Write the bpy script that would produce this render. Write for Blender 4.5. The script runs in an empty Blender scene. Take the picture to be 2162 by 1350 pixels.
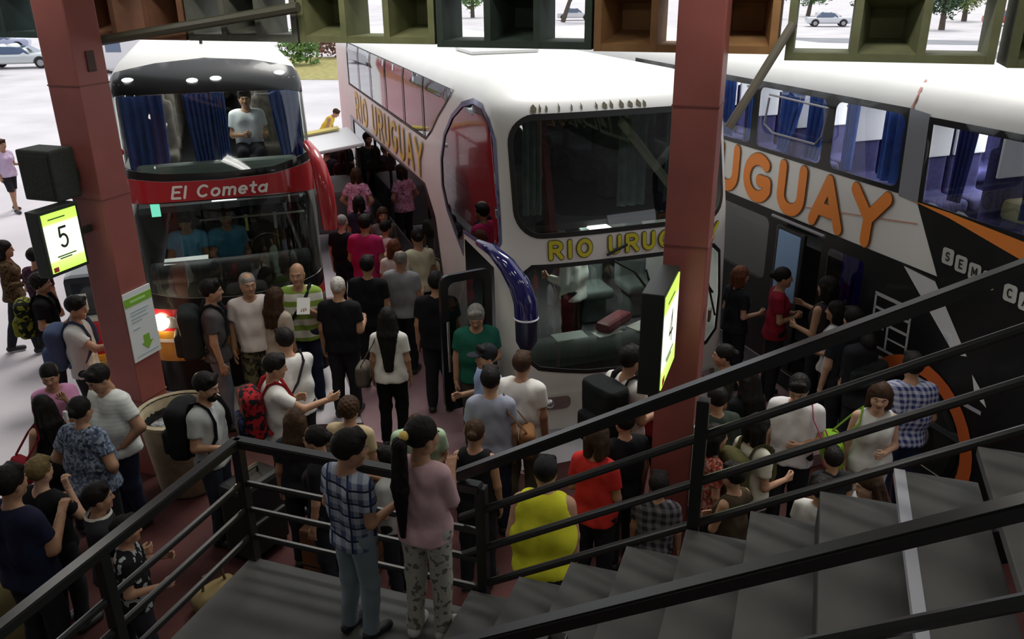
import bpy, bmesh, math, random
import numpy as np
from mathutils import Vector, Matrix, noise
from mathutils.geometry import delaunay_2d_cdt
R = math.radians
C = bpy.context.scene.collection
rnd = random.Random(7)

# ------------------------------------------------------------------ helpers
def tag(o, label=None, cat=None, group=None, kind=None):
    if label: o['label'] = label
    if cat: o['category'] = cat
    if group: o['group'] = group
    if kind: o['kind'] = kind
    return o

def link(name, me, parent=None, loc=None, rotz=0.0):
    o = bpy.data.objects.new(name, me)
    C.objects.link(o)
    if loc is not None: o.location = loc
    if rotz: o.rotation_euler = (0, 0, rotz)
    if parent is not None: o.parent = parent
    return o

def empty(name, loc, rotz=0.0):
    o = bpy.data.objects.new(name, None); C.objects.link(o)
    o.empty_display_size = .2; o.location = loc; o.rotation_euler = (0, 0, rotz)
    return o

def mesh_np(name, v, f, mats=(), mi=None, smooth=True):
    me = bpy.data.meshes.new(name)
    v = np.asarray(v, dtype=np.float32); f = np.asarray(f, dtype=np.int32)
    k = f.shape[1]
    me.vertices.add(len(v)); me.vertices.foreach_set('co', v.ravel())
    me.loops.add(len(f)*k); me.loops.foreach_set('vertex_index', f.ravel())
    me.polygons.add(len(f)); me.polygons.foreach_set('loop_start', np.arange(0, len(f)*k, k, dtype=np.int32))
    me.polygons.foreach_set('loop_total', np.full(len(f), k, dtype=np.int32))
    for m in mats: me.materials.append(m)
    if mi is not None: me.polygons.foreach_set('material_index', np.asarray(mi, dtype=np.int32))
    me.update(calc_edges=True)
    if smooth: me.polygons.foreach_set('use_smooth', np.ones(len(f), dtype=bool))
    return me

class MB:
    """collects boxes, tubes and prisms into one mesh"""
    def __init__(s): s.bm = bmesh.new()
    def box(s, c, d, M=None, bev=0.0):
        r = bmesh.ops.create_cube(s.bm, size=1.0); vs = r['verts']
        for v in vs: v.co = Vector((v.co.x*d[0], v.co.y*d[1], v.co.z*d[2]))
        if bev:
            es = list({e for v in vs for e in v.link_edges})
            rr = bmesh.ops.bevel(s.bm, geom=es, offset=bev, segments=2, affect='EDGES', profile=.6)
            vs = list({v for f in rr['faces'] for v in f.verts} | {v for v in vs if v.is_valid})
        for v in vs:
            p = v.co if M is None else M @ v.co
            v.co = p + Vector(c)
        return s
    def tube(s, pts, r, seg=10, cap=True, flat=None):
        pts = [Vector(p) for p in pts]; n = len(pts)
        rr = r if isinstance(r, (list, tuple)) else [r]*n
        rings = []; prev = None
        for i, p in enumerate(pts):
            t = (pts[min(i+1, n-1)] - pts[max(i-1, 0)]).normalized()
            if prev is None:
                u = t.orthogonal().normalized() if flat is None else (Vector(flat) - t*Vector(flat).dot(t)).normalized()
            else: u = (prev - t*prev.dot(t)).normalized()
            prev = u; w = t.cross(u)
            k = .35 if flat is not None else 1.0
            rings.append([s.bm.verts.new(p + (u*math.cos(a)*k + w*math.sin(a))*rr[i]) for a in [2*math.pi*j/seg for j in range(seg)]])
        for i in range(n-1):
            for j in range(seg):
                s.bm.faces.new((rings[i][j], rings[i][(j+1) % seg], rings[i+1][(j+1) % seg], rings[i+1][j]))
        if cap:
            s.bm.faces.new(rings[0][::-1]); s.bm.faces.new(rings[-1])
        return s
    def prism(s, poly, z0, z1):
        b = [s.bm.verts.new((p[0], p[1], z0)) for p in poly]; t = [s.bm.verts.new((p[0], p[1], z1)) for p in poly]
        n = len(poly)
        s.bm.faces.new(b[::-1]); s.bm.faces.new(t)
        for i in range(n): s.bm.faces.new((b[i], b[(i+1) % n], t[(i+1) % n], t[i]))
        return s
    def lathe(s, prof, seg=32, c=(0, 0, 0)):
        rings = [[s.bm.verts.new((c[0]+r*math.cos(2*math.pi*j/seg), c[1]+r*math.sin(2*math.pi*j/seg), c[2]+z)) for j in range(seg)] for r, z in prof]
        for i in range(len(prof)-1):
            for j in range(seg):
                s.bm.faces.new((rings[i][j], rings[i][(j+1) % seg], rings[i+1][(j+1) % seg], rings[i+1][j]))
        return s
    def quad(s, pts):
        s.bm.faces.new([s.bm.verts.new(p) for p in pts]); return s
    def build(s, name, mat, parent=None, loc=None, rotz=0.0, smooth=False, M=None):
        if M is not None: bmesh.ops.transform(s.bm, matrix=M, verts=s.bm.verts)
        bmesh.ops.recalc_face_normals(s.bm, faces=s.bm.faces)
        me = bpy.data.meshes.new(name); s.bm.to_mesh(me); s.bm.free()
        for m in (mat if isinstance(mat, (list, tuple)) else [mat]): me.materials.append(m)
        if smooth:
            for p in me.polygons: p.use_smooth = True
            try: me.set_sharp_from_angle(angle=R(40))
            except Exception: pass
        return link(name, me, parent, loc, rotz)

# ------------------------------------------------------------------ materials
_M = {}
def nodes(m):
    m.use_nodes = True; nt = m.node_tree
    return nt, nt.nodes['Principled BSDF']
def mat(name, col, rough=.6, metal=0.0, var=0.0, scale=6.0, bump=0.0, spec=.5, coat=0.0, emit=None, es=0.0):
    if name in _M: return _M[name]
    m = bpy.data.materials.new(name); nt, b = nodes(m)
    b.inputs['Roughness'].default_value = rough; b.inputs['Metallic'].default_value = metal
    b.inputs['Specular IOR Level'].default_value = spec; b.inputs['Coat Weight'].default_value = coat
    b.inputs['Base Color'].default_value = (*col, 1)
    if emit: b.inputs['Emission Color'].default_value = (*emit, 1); b.inputs['Emission Strength'].default_value = es
    if var or bump:
        tc = nt.nodes.new('ShaderNodeTexCoord'); nz = nt.nodes.new('ShaderNodeTexNoise')
        nz.inputs['Scale'].default_value = scale; nz.inputs['Detail'].default_value = 5
        nt.links.new(tc.outputs['Object'], nz.inputs['Vector'])
        if var:
            cr = nt.nodes.new('ShaderNodeValToRGB')
            cr.color_ramp.elements[0].position = .3; cr.color_ramp.elements[1].position = .7
            cr.color_ramp.elements[0].color = (*[max(c*(1-var), 0) for c in col], 1)
            cr.color_ramp.elements[1].color = (*[min(c*(1+var), 1) for c in col], 1)
            nt.links.new(nz.outputs['Fac'], cr.inputs['Fac']); nt.links.new(cr.outputs['Color'], b.inputs['Base Color'])
        if bump:
            bp = nt.nodes.new('ShaderNodeBump'); bp.inputs['Strength'].default_value = bump; bp.inputs['Distance'].default_value = .02
            nt.links.new(nz.outputs['Fac'], bp.inputs['Height']); nt.links.new(bp.outputs['Normal'], b.inputs['Normal'])
    _M[name] = m
    return m

def glass(name, tint, gl=.12, rough=.02):
    """window glass: tinted see-through plus a fresnel reflection"""
    if name in _M: return _M[name]
    m = bpy.data.materials.new(name); m.use_nodes = True; nt = m.node_tree
    for n in list(nt.nodes): nt.nodes.remove(n)
    o = nt.nodes.new('ShaderNodeOutputMaterial'); t = nt.nodes.new('ShaderNodeBsdfTransparent'); g = nt.nodes.new('ShaderNodeBsdfGlossy')
    t.inputs['Color'].default_value = (*tint, 1); g.inputs['Roughness'].default_value = rough
    g.inputs['Color'].default_value = (.95, .97, 1, 1)
    lw = nt.nodes.new('ShaderNodeFresnel'); lw.inputs['IOR'].default_value = 1.5
    mx = nt.nodes.new('ShaderNodeMixShader')
    ad = nt.nodes.new('ShaderNodeMath'); ad.operation = 'ADD'; ad.inputs[1].default_value = gl; ad.use_clamp = True
    nt.links.new(lw.outputs[0], ad.inputs[0]); nt.links.new(ad.outputs[0], mx.inputs[0])
    nt.links.new(t.outputs[0], mx.inputs[1]); nt.links.new(g.outputs[0], mx.inputs[2]); nt.links.new(mx.outputs[0], o.inputs[0])
    _M[name] = m
    return m

def cloth(col, pat='plain', col2=(.8, .8, .8), sc=1.0):
    key = 'cloth_%s_%s_%s_%.2f' % (pat, '_'.join('%.2f' % c for c in col), '_'.join('%.2f' % c for c in col2), sc)
    if key in _M: return _M[key]
    m = bpy.data.materials.new(key); nt, b = nodes(m)
    b.inputs['Roughness'].default_value = .9; b.inputs['Specular IOR Level'].default_value = .15
    N = nt.nodes.new; L = nt.links.new
    tc = N('ShaderNodeTexCoord'); P = tc.outputs['Object']
    def mix(fac, a, bb):
        x = N('ShaderNodeMix'); x.data_type = 'RGBA'
        L(fac, x.inputs[0])
        for i, v in ((6, a), (7, bb)):
            if isinstance(v, tuple): x.inputs[i].default_value = (*v, 1)
            else: L(v, x.inputs[i])
        return x.outputs[2]
    def math_(op, a, bv=None):
        x = N('ShaderNodeMath'); x.operation = op
        L(a, x.inputs[0])
        if bv is not None:
            if isinstance(bv, (int, float)): x.inputs[1].default_value = bv
            else: L(bv, x.inputs[1])
        return x.outputs[0]
    sep = N('ShaderNodeSeparateXYZ'); L(P, sep.inputs[0])
    def bands(sock, freq, duty):
        return math_('LESS_THAN', math_('FRACT', math_('MULTIPLY', sock, freq)), duty)
    nz = N('ShaderNodeTexNoise'); nz.inputs['Scale'].default_value = 9; nz.inputs['Detail'].default_value = 4; L(P, nz.inputs['Vector'])
    if pat == 'plain':
        c = mix(nz.outputs['Fac'], tuple(x*.9 for x in col), tuple(min(x*1.1, 1) for x in col))
    elif pat == 'stripes':
        c = mix(bands(sep.outputs['Z'], sc*12, .45), col, col2)
    elif pat in ('plaid', 'check'):
        a = bands(sep.outputs['Z'], sc*14, .5)
        ang = math_('ADD', sep.outputs['X'], math_('MULTIPLY', sep.outputs['Y'], .9))
        d = bands(ang, sc*14, .5)
        s = math_('MULTIPLY', math_('ADD', a, d), .5)
        c = mix(s, col, col2)
        if pat == 'plaid':
            e = bands(sep.outputs['Z'], sc*14, .12); c = mix(e, c, (.01, .012, .03))
            e = bands(ang, sc*7, .1); c = mix(e, c, (.02, .03, .07))
    elif pat in ('floral', 'camo', 'print'):
        vz = N('ShaderNodeTexNoise'); vz.inputs['Scale'].default_value = {'floral': 34, 'camo': 14, 'print': 40}[pat]*sc; vz.inputs['Detail'].default_value = 1
        L(P, vz.inputs['Vector'])
        f = math_('GREATER_THAN', vz.outputs['Fac'], {'floral': .52, 'camo': .5, 'print': .58}[pat])
        c = mix(f, col, col2)
        if pat != 'print':
            v2 = N('ShaderNodeTexNoise'); v2.inputs['Scale'].default_value = 22*sc; L(P, v2.inputs['Vector'])
            c = mix(math_('GREATER_THAN', v2.outputs['Fac'], .6), c, tuple(x*.35 for x in col))
    L(c, b.inputs['Base Color'])
    bp = N('ShaderNodeBump'); bp.inputs['Strength'].default_value = .35; bp.inputs['Distance'].default_value = .02
    L(nz.outputs['Fac'], bp.inputs['Height']); L(bp.outputs['Normal'], b.inputs['Normal'])
    _M[key] = m
    return m

# ------------------------------------------------------------------ signed distance figures
class Field:
    def __init__(s, lo, hi, h):
        s.lo = np.array(lo, float); s.h = h
        s.n = np.ceil((np.array(hi)-s.lo)/h).astype(int)+1
        s.ax = [s.lo[i]+h*np.arange(s.n[i]) for i in range(3)]
        s.d = np.full(tuple(s.n), .2)
    def sub(s, lo, hi, pad):
        a = np.maximum(np.floor((np.asarray(lo)-pad-s.lo)/s.h).astype(int), 0)
        b = np.minimum(np.ceil((np.asarray(hi)+pad-s.lo)/s.h).astype(int)+1, s.n)
        if (b <= a).any(): return None
        sl = tuple(slice(a[i], b[i]) for i in range(3))
        g = np.meshgrid(*[s.ax[i][sl[i]] for i in range(3)], indexing='ij')
        return sl, g
    @staticmethod
    def smin(a, b, k):
        if k <= 0: return np.minimum(a, b)
        h = np.maximum(k-np.abs(a-b), 0)/k
        return np.minimum(a, b)-h*h*k*.25
    def put(s, sl, dd, k): s.d[sl] = s.smin(s.d[sl], dd, k)
    def cap(s, p0, p1, r0, r1=None, k=.03, grow=0.0, cut=None):
        r1 = r0 if r1 is None else r1
        r0 = r0+grow; r1 = r1+grow
        p0 = np.asarray(p0, float); p1 = np.asarray(p1, float); m = max(r0, r1)
        q = s.sub(np.minimum(p0, p1)-m, np.maximum(p0, p1)+m, .09)
        if q is None: return s
        sl, g = q; e = p1-p0; L = max(e@e, 1e-9)
        t = np.clip(((g[0]-p0[0])*e[0]+(g[1]-p0[1])*e[1]+(g[2]-p0[2])*e[2])/L, 0, 1)
        dd = np.sqrt((g[0]-p0[0]-t*e[0])**2+(g[1]-p0[1]-t*e[1])**2+(g[2]-p0[2]-t*e[2])**2)-(r0+(r1-r0)*t)
        if cut is not None:
            c, nrm = np.asarray(cut[0], float), np.asarray(cut[1], float)
            dd = np.maximum(dd, (g[0]-c[0])*nrm[0]+(g[1]-c[1])*nrm[1]+(g[2]-c[2])*nrm[2])
        s.put(sl, dd, k); return s
    def ell(s, c, r, k=.02, sub=False, cut=None, M=None):
        c = np.asarray(c, float); r = np.asarray(r, float)
        q = s.sub(c-r.max(), c+r.max(), .08)
        if q is None: return s
        sl, g = q
        x, y, z = g[0]-c[0], g[1]-c[1], g[2]-c[2]
        kk = np.sqrt((x/r[0])**2+(y/r[1])**2+(z/r[2])**2); k1 = np.sqrt((x/r[0]**2)**2+(y/r[1]**2)**2+(z/r[2]**2)**2)+1e-9
        dd = kk*(kk-1)/k1
        if cut is not None:
            n0, c0 = np.asarray(cut[0], float), cut[1]
            dd = np.maximum(dd, c0-(g[0]*n0[0]+g[1]*n0[1]+g[2]*n0[2]))
        if sub: s.d[sl] = -s.smin(-s.d[sl], dd, k)
        else: s.put(sl, dd, k)
        return s
    def rbox(s, c, hd, r, k=.0):
        c = np.asarray(c, float); hd = np.asarray(hd, float)
        q = s.sub(c-hd, c+hd, .08)
        if q is None: return s
        sl, g = q
        qx = [np.abs(g[i]-c[i])-hd[i]+r for i in range(3)]
        dd = np.sqrt(sum(np.maximum(v, 0)**2 for v in qx))+np.minimum(np.maximum(np.maximum(qx[0], qx[1]), qx[2]), 0)-r
        s.put(sl, dd, k); return s
    def clip(s, axis, val, keep_above):
        sh = [1, 1, 1]; sh[axis] = -1; a = s.ax[axis].reshape(sh)
        s.d = np.maximum(s.d, (val-a) if keep_above else (a-val))
    def cutplane(s, n0, c0):
        g = s.ax[0][:, None, None]*n0[0]+s.ax[1][None, :, None]*n0[1]+s.ax[2][None, None, :]*n0[2]
        s.d = np.maximum(s.d, c0-g)
    def wob(s, amp, fr, seed=0.0):
        x, y, z = s.ax[0][:, None, None], s.ax[1][None, :, None], s.ax[2][None, None, :]
        s.d = s.d+amp*(np.sin(fr*z+4*np.sin(fr*.45*x+seed)+seed)*np.sin(fr*.8*x+seed*2+fr*.3*z)+.6*np.sin(fr*1.1*y+fr*.6*z+seed*3))
    def mesh(s):
        d = s.d.copy()
        d[0], d[-1], d[:, 0], d[:, -1], d[:, :, 0], d[:, :, -1] = .2, .2, .2, .2, .2, .2
        ins = d < 0; n = s.n
        cnt = np.zeros(tuple(n-1)); acc = np.zeros(tuple(n-1)+(3,))
        for ax in range(3):
            a = [slice(None)]*3; b = [slice(None)]*3; a[ax] = slice(0, -1); b[ax] = slice(1, None)
            da, db = d[tuple(a)], d[tuple(b)]
            x = ins[tuple(a)] != ins[tuple(b)]
            with np.errstate(all='ignore'): t = np.where(x, da/(da-db), 0)
            o = [i for i in range(3) if i != ax]
            for i in (0, 1):
                for j in (0, 1):
                    # cell offset: edge at lattice pos p belongs to cell p-(i,j)
                    dst = [slice(None)]*3; src = [slice(None)]*3
                    for oo, f in ((o[0], i), (o[1], j)):
                        src[oo] = slice(f, f+n[oo]-1); dst[oo] = slice(None)
                    xs = x[tuple(src)]; ts = t[tuple(src)]
                    cnt += xs
                    acc[..., ax] += np.where(xs, ts, 0)
                    acc[..., o[0]] += np.where(xs, float(i), 0); acc[..., o[1]] += np.where(xs, float(j), 0)
        act = cnt > 0; idx = np.full(cnt.shape, -1); idx[act] = np.arange(act.sum())
        ij = np.argwhere(act)
        v = s.lo+s.h*(ij+acc[act]/cnt[act][:, None])
        F = []
        for ax in range(3):
            o = [(ax+1) % 3, (ax+2) % 3]
            a = [slice(None)]*3; b = [slice(None)]*3; a[ax] = slice(0, -1); b[ax] = slice(1, None)
            x = ins[tuple(a)] != ins[tuple(b)]
            e = np.argwhere(x)
            e = e[(e[:, o[0]] > 0) & (e[:, o[1]] > 0) & (e[:, o[0]] < n[o[0]]-1) & (e[:, o[1]] < n[o[1]]-1)]
            if not len(e): continue
            flip = ins[tuple(a)][tuple(e.T)]
            q = []
            for da, db in ((-1, -1), (0, -1), (0, 0), (-1, 0)):
                c = e.copy(); c[:, o[0]] += da; c[:, o[1]] += db
                q.append(idx[tuple(c.T)])
            q = np.stack(q, 1)
            q[~flip] = q[~flip][:, ::-1]
            F.append(q)
        return v, (np.concatenate(F) if F else np.zeros((0, 4), int))

# ------------------------------------------------------------------ heads, hair, hands
SK = {'fair': (.50, .30, .20), 'tan': (.38, .21, .125), 'dark': (.24, .125, .07)}
def skin(k): return mat('skin_'+k, SK[k], .55, var=.08, scale=14, spec=.35)
HAIRC = {'black': (.012, .010, .009), 'brown': (.045, .024, .013), 'grey': (.22, .21, .19), 'white': (.5, .48, .44), 'olive': (.14, .10, .04), 'red': (.11, .04, .02)}
def hairm(k): return mat('hair_'+k, HAIRC[k], .6, var=.35, scale=30, bump=.3, spec=.12)
EYEW = mat('eye_white', (.6, .58, .55), .3); DARK = mat('eye_dark', (.015, .01, .008), .3); LIP = mat('lips', (.30, .12, .09), .5)

def ico(c, r, sub=2):
    bm = bmesh.new(); bmesh.ops.create_icosphere(bm, subdivisions=sub, radius=1.0)
    v = np.array([[a*b for a, b in zip(x.co, r)] for x in bm.verts])+np.array(c)
    bm.faces.ensure_lookup_table(); bm.verts.index_update()
    f = np.array([[x.index for x in p.verts] for p in bm.faces]); bm.free()
    return v, np.concatenate([f, f[:, -1:]], 1)

def head_template(h):
    F = Field((-.12, -.14, -.17), (.12, .15, .15), h)
    F.ell((0, -.015, .035), (.073, .092, .085)).cap((0, .03, -.005), (0, .045, -.08), .060, .042, k=.04)
    for s in (-1, 1):
        F.ell((s*.034, .05, -.03), (.034, .034, .036), k=.02)
        F.ell((s*.075, -.008, -.008), (.011, .024, .033), k=.012)
        F.cap((s*.012, .088, .024), (s*.042, .074, .026), .011, .009, k=.015)
        F.ell((s*.052, .0, -.06), (.018, .035, .026), k=.03)
    F.ell((0, .066, -.098), (.022, .02, .018), k=.02)
    F.cap((0, .088, .014), (0, .107, -.026), .009, .013, k=.012)
    for s in (-1, 1):
        F.ell((s*.013, .098, -.030), (.009, .009, .008), k=.008)
        F.ell((s*.031, .094, .004), (.017, .014, .011), k=.012, sub=True)
    F.cap((-.018, .086, -.058), (.018, .086, -.058), .0075, k=.008); F.cap((-.014, .085, -.069), (.014, .085, -.069), .008, k=.008)
    F.cap((0, -.015, -.05), (0, -.022, -.16), .052, .056, k=.03)
    v, f = F.mesh(); c = v[f].mean(1)
    mi = np.zeros(len(f), int)
    mi[(np.abs(c[:, 0]) < .023) & (c[:, 2] < -.052) & (c[:, 2] > -.076) & (c[:, 1] > .083)] = 3
    V, Fc, MI = [v], [f], [mi]; n = len(v)
    for s in (-1, 1):
        for cc, rr, m in (((s*.031, .078, .004), (.0115, .0105, .0078), 1), ((s*.031, .0885, .004), (.0058, .004, .0058), 2)):
            a, b = ico(cc, rr, 2); V.append(a); Fc.append(b+n); MI.append(np.full(len(b), m)); n += len(a)
        a, b = ico((s*.031, .0885, .026), (.020, .006, .0045), 2); V.append(a); Fc.append(b+n); MI.append(np.full(len(b), 2)); n += len(a)
    return np.concatenate(V), np.concatenate(Fc), np.concatenate(MI)

def hand_template(h, curl):
    F = Field((-.06, -.06, -.22), (.09, .09, .03), h)
    xs = (.030, .010, -.010, -.029); ln = (.070, .078, .073, .056)
    F.cap((0, 0, .02), (0, 0, -.02), .026, .024, k=.02)
    for x, L, i in zip(xs, ln, range(4)):
        F.cap((x*.55, 0, -.015), (x, 0, -.085), .015, .0115, k=.012)
        p = np.array([x, 0, -.085]); ang = curl*(.8+.12*i); d = .0
        for k, q in enumerate((.45, .31, .24)):
            d += ang*(.6, 1.0, .8)[k]
            e = p+np.array([x*.08, math.sin(d)*L*q, -math.cos(d)*L*q]); F.cap(p, e, .0095-.0012*k, .0088-.0012*k, k=.004); p = e
    F.cap((.018, .004, -.022), (.046, .018, -.058), .0145, .0115, k=.015); F.cap((.046, .018, -.058), (.052, .034, -.088), .0112, .009, k=.004)
    return F.mesh()

_H = {}
def templates(h):
    if h not in _H:
        _H[h] = dict(head=head_template(h), hand={c: hand_template(min(h, .0045), v) for c, v in (('open', .35), ('grip', .95))})
    return _H[h]

HL = (0, -.6, .8)
_HAIR = {}
def hair_mesh(style):
    if style in _HAIR: return _HAIR[style]
    lo, hi = (-.17, -.22, -.2), (.17, .17, .18)
    if style in ('long', 'verylong', 'ponytail', 'wavy'): lo = (-.17, -.26, -.75)
    F = Field(lo, hi, .007)
    cran = lambda g, c0: F.ell((0, -.018, .038), (.076+g, .094+g, .087+g), k=0, cut=(HL, c0))
    if style == 'buzz': cran(.005, -.008)
    elif style == 'thin':
        cran(.008, -.012); F.ell((0, .02, .13), (.062, .085, .05), sub=True, k=.01)
    elif style == 'short':
        cran(.015, -.018); F.cap((-.05, .055, .105), (.05, .06, .10), .022, k=.03)
    elif style == 'curly':
        cran(.026, -.022)
    elif style == 'bob':
        cran(.018, -.02)
        for s in (-1, 1): F.cap((s*.075, -.03, .02), (s*.08, -.025, -.10), .035, .034, k=.03)
        F.cap((-.05, -.085, 0), (-.05, -.08, -.12), .04, k=.03); F.cap((.05, -.085, 0), (.05, -.08, -.12), .04, k=.03)
    elif style in ('long', 'verylong', 'wavy'):
        cran(.017, -.02); zb = {'long': -.34, 'verylong': -.58, 'wavy': -.30}[style]; w = .05 if style == 'wavy' else .04
        for x in (-.055, 0, .055):
            F.cap((x, -.085, .02), (x*1.25, -.125, -.16), w, w*1.05, k=.03); F.cap((x*1.25, -.125, -.16), (x*(.5 if style == 'verylong' else 1.1), -.15, zb), w*1.05, .024, k=.03)
        for s in (-1, 1): F.cap((s*.078, -.03, .03), (s*.088, -.05, -.12), .030, .032, k=.03); F.cap((s*.088, -.05, -.12), (s*.085, -.10, -.24), .032, .03, k=.03)
    elif style == 'ponytail':
        cran(.012, -.02); F.cap((0, -.115, .03), (0, -.165, .0), .028, .035, k=.02)
        for x in (-.018, .018): F.cap((x, -.165, .0), (x*1.4, -.16, -.30), .034, .040, k=.02); F.cap((x*1.4, -.16, -.30), (x*.5, -.14, -.64), .040, .012, k=.02)
    elif style == 'bun':
        cran(.012, -.02); F.ell((0, -.125, .035), (.045, .04, .042), k=.02)
    x, y, z = F.ax[0][:, None, None], F.ax[1][None, :, None], F.ax[2][None, None, :]
    an = np.arctan2(x, y+.02)
    F.d = F.d+(.0028*np.sin(an*38+6*np.sin(z*16)) if style != 'curly' else .007*np.sin(x*95)*np.sin(y*95+1)*np.sin(z*95))
    v, f = F.mesh()
    # let the back locks follow the skull: nothing inside the face
    _HAIR[style] = mesh_np('hair_'+style, v, f, [None])
    return _HAIR[style]

def cap_mesh(straw=False):
    k = 'straw' if straw else 'cap'
    if k in _HAIR: return _HAIR[k]
    F = Field((-.17, -.17, -.02), (.17, .24, .17), .006)
    F.ell((0, -.015, .045), (.089, .107, .093), k=0, cut=((0, -.12, .99), .028))
    F.ell((0, .115, .045), (.072, .085, .012), k=.01)
    F.cap((0, -.015, .136), (0, -.015, .142), .008, k=.004)
    v, f = F.mesh(); _HAIR[k] = mesh_np('cap', v, f, [None]); return _HAIR[k]

# ------------------------------------------------------------------ figure
ARMS = {  # upper arm, forearm directions for the arm on the +x side, thumb hint, hand
    'down':  ((.16, -.02, -1), (.06, .18, -1), (0, 1, 0), 'open'),
    'back':  ((.16, -.25, -1), (.05, .0, -1), (0, 1, 0), 'open'),
    'bent':  ((.18, -.05, -1), (-.05, .95, .05), (0, 0, 1), 'grip'),
    'hold':  ((.15, .10, -1), (-.55, .8, .10), (0, 0, 1), 'grip'),
    'phone': ((.12, .25, -1), (-.35, .75, .62), (-1, 0, 0), 'grip'),
    'chin':  ((.10, .55, -.85), (-.45, .12, 1), (-1, 0, 0), 'grip'),
    'out':   ((.15, .75, -.6), (-.10, 1, .10), (0, 0, 1), 'open'),
    'strap': ((.30, -.05, -1), (-.45, .62, .65), (0, 0, 1), 'grip'),
    'hip':   ((.55, -.2, -1), (-.55, .55, -.75), (0, 1, 0), 'open'),
    'up':    ((.35, .75, .0), (-.30, .25, 1), (-1, 0, 0), 'open'),
    'cross': ((.14, .25, -1), (-1, .55, .12), (0, 0, 1), 'open'),
    'table': ((.2, .45, -1), (-.2, .95, -.35), (0, 0, 1), 'open'),
}
def nrm(v):
    v = np.asarray(v, float); return v/np.linalg.norm(v)
def rotx(a): c, s = math.cos(a), math.sin(a); return np.array([[1, 0, 0], [0, c, -s], [0, s, c]])
def rotz(a): c, s = math.cos(a), math.sin(a); return np.array([[c, -s, 0], [s, c, 0], [0, 0, 1]])

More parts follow.
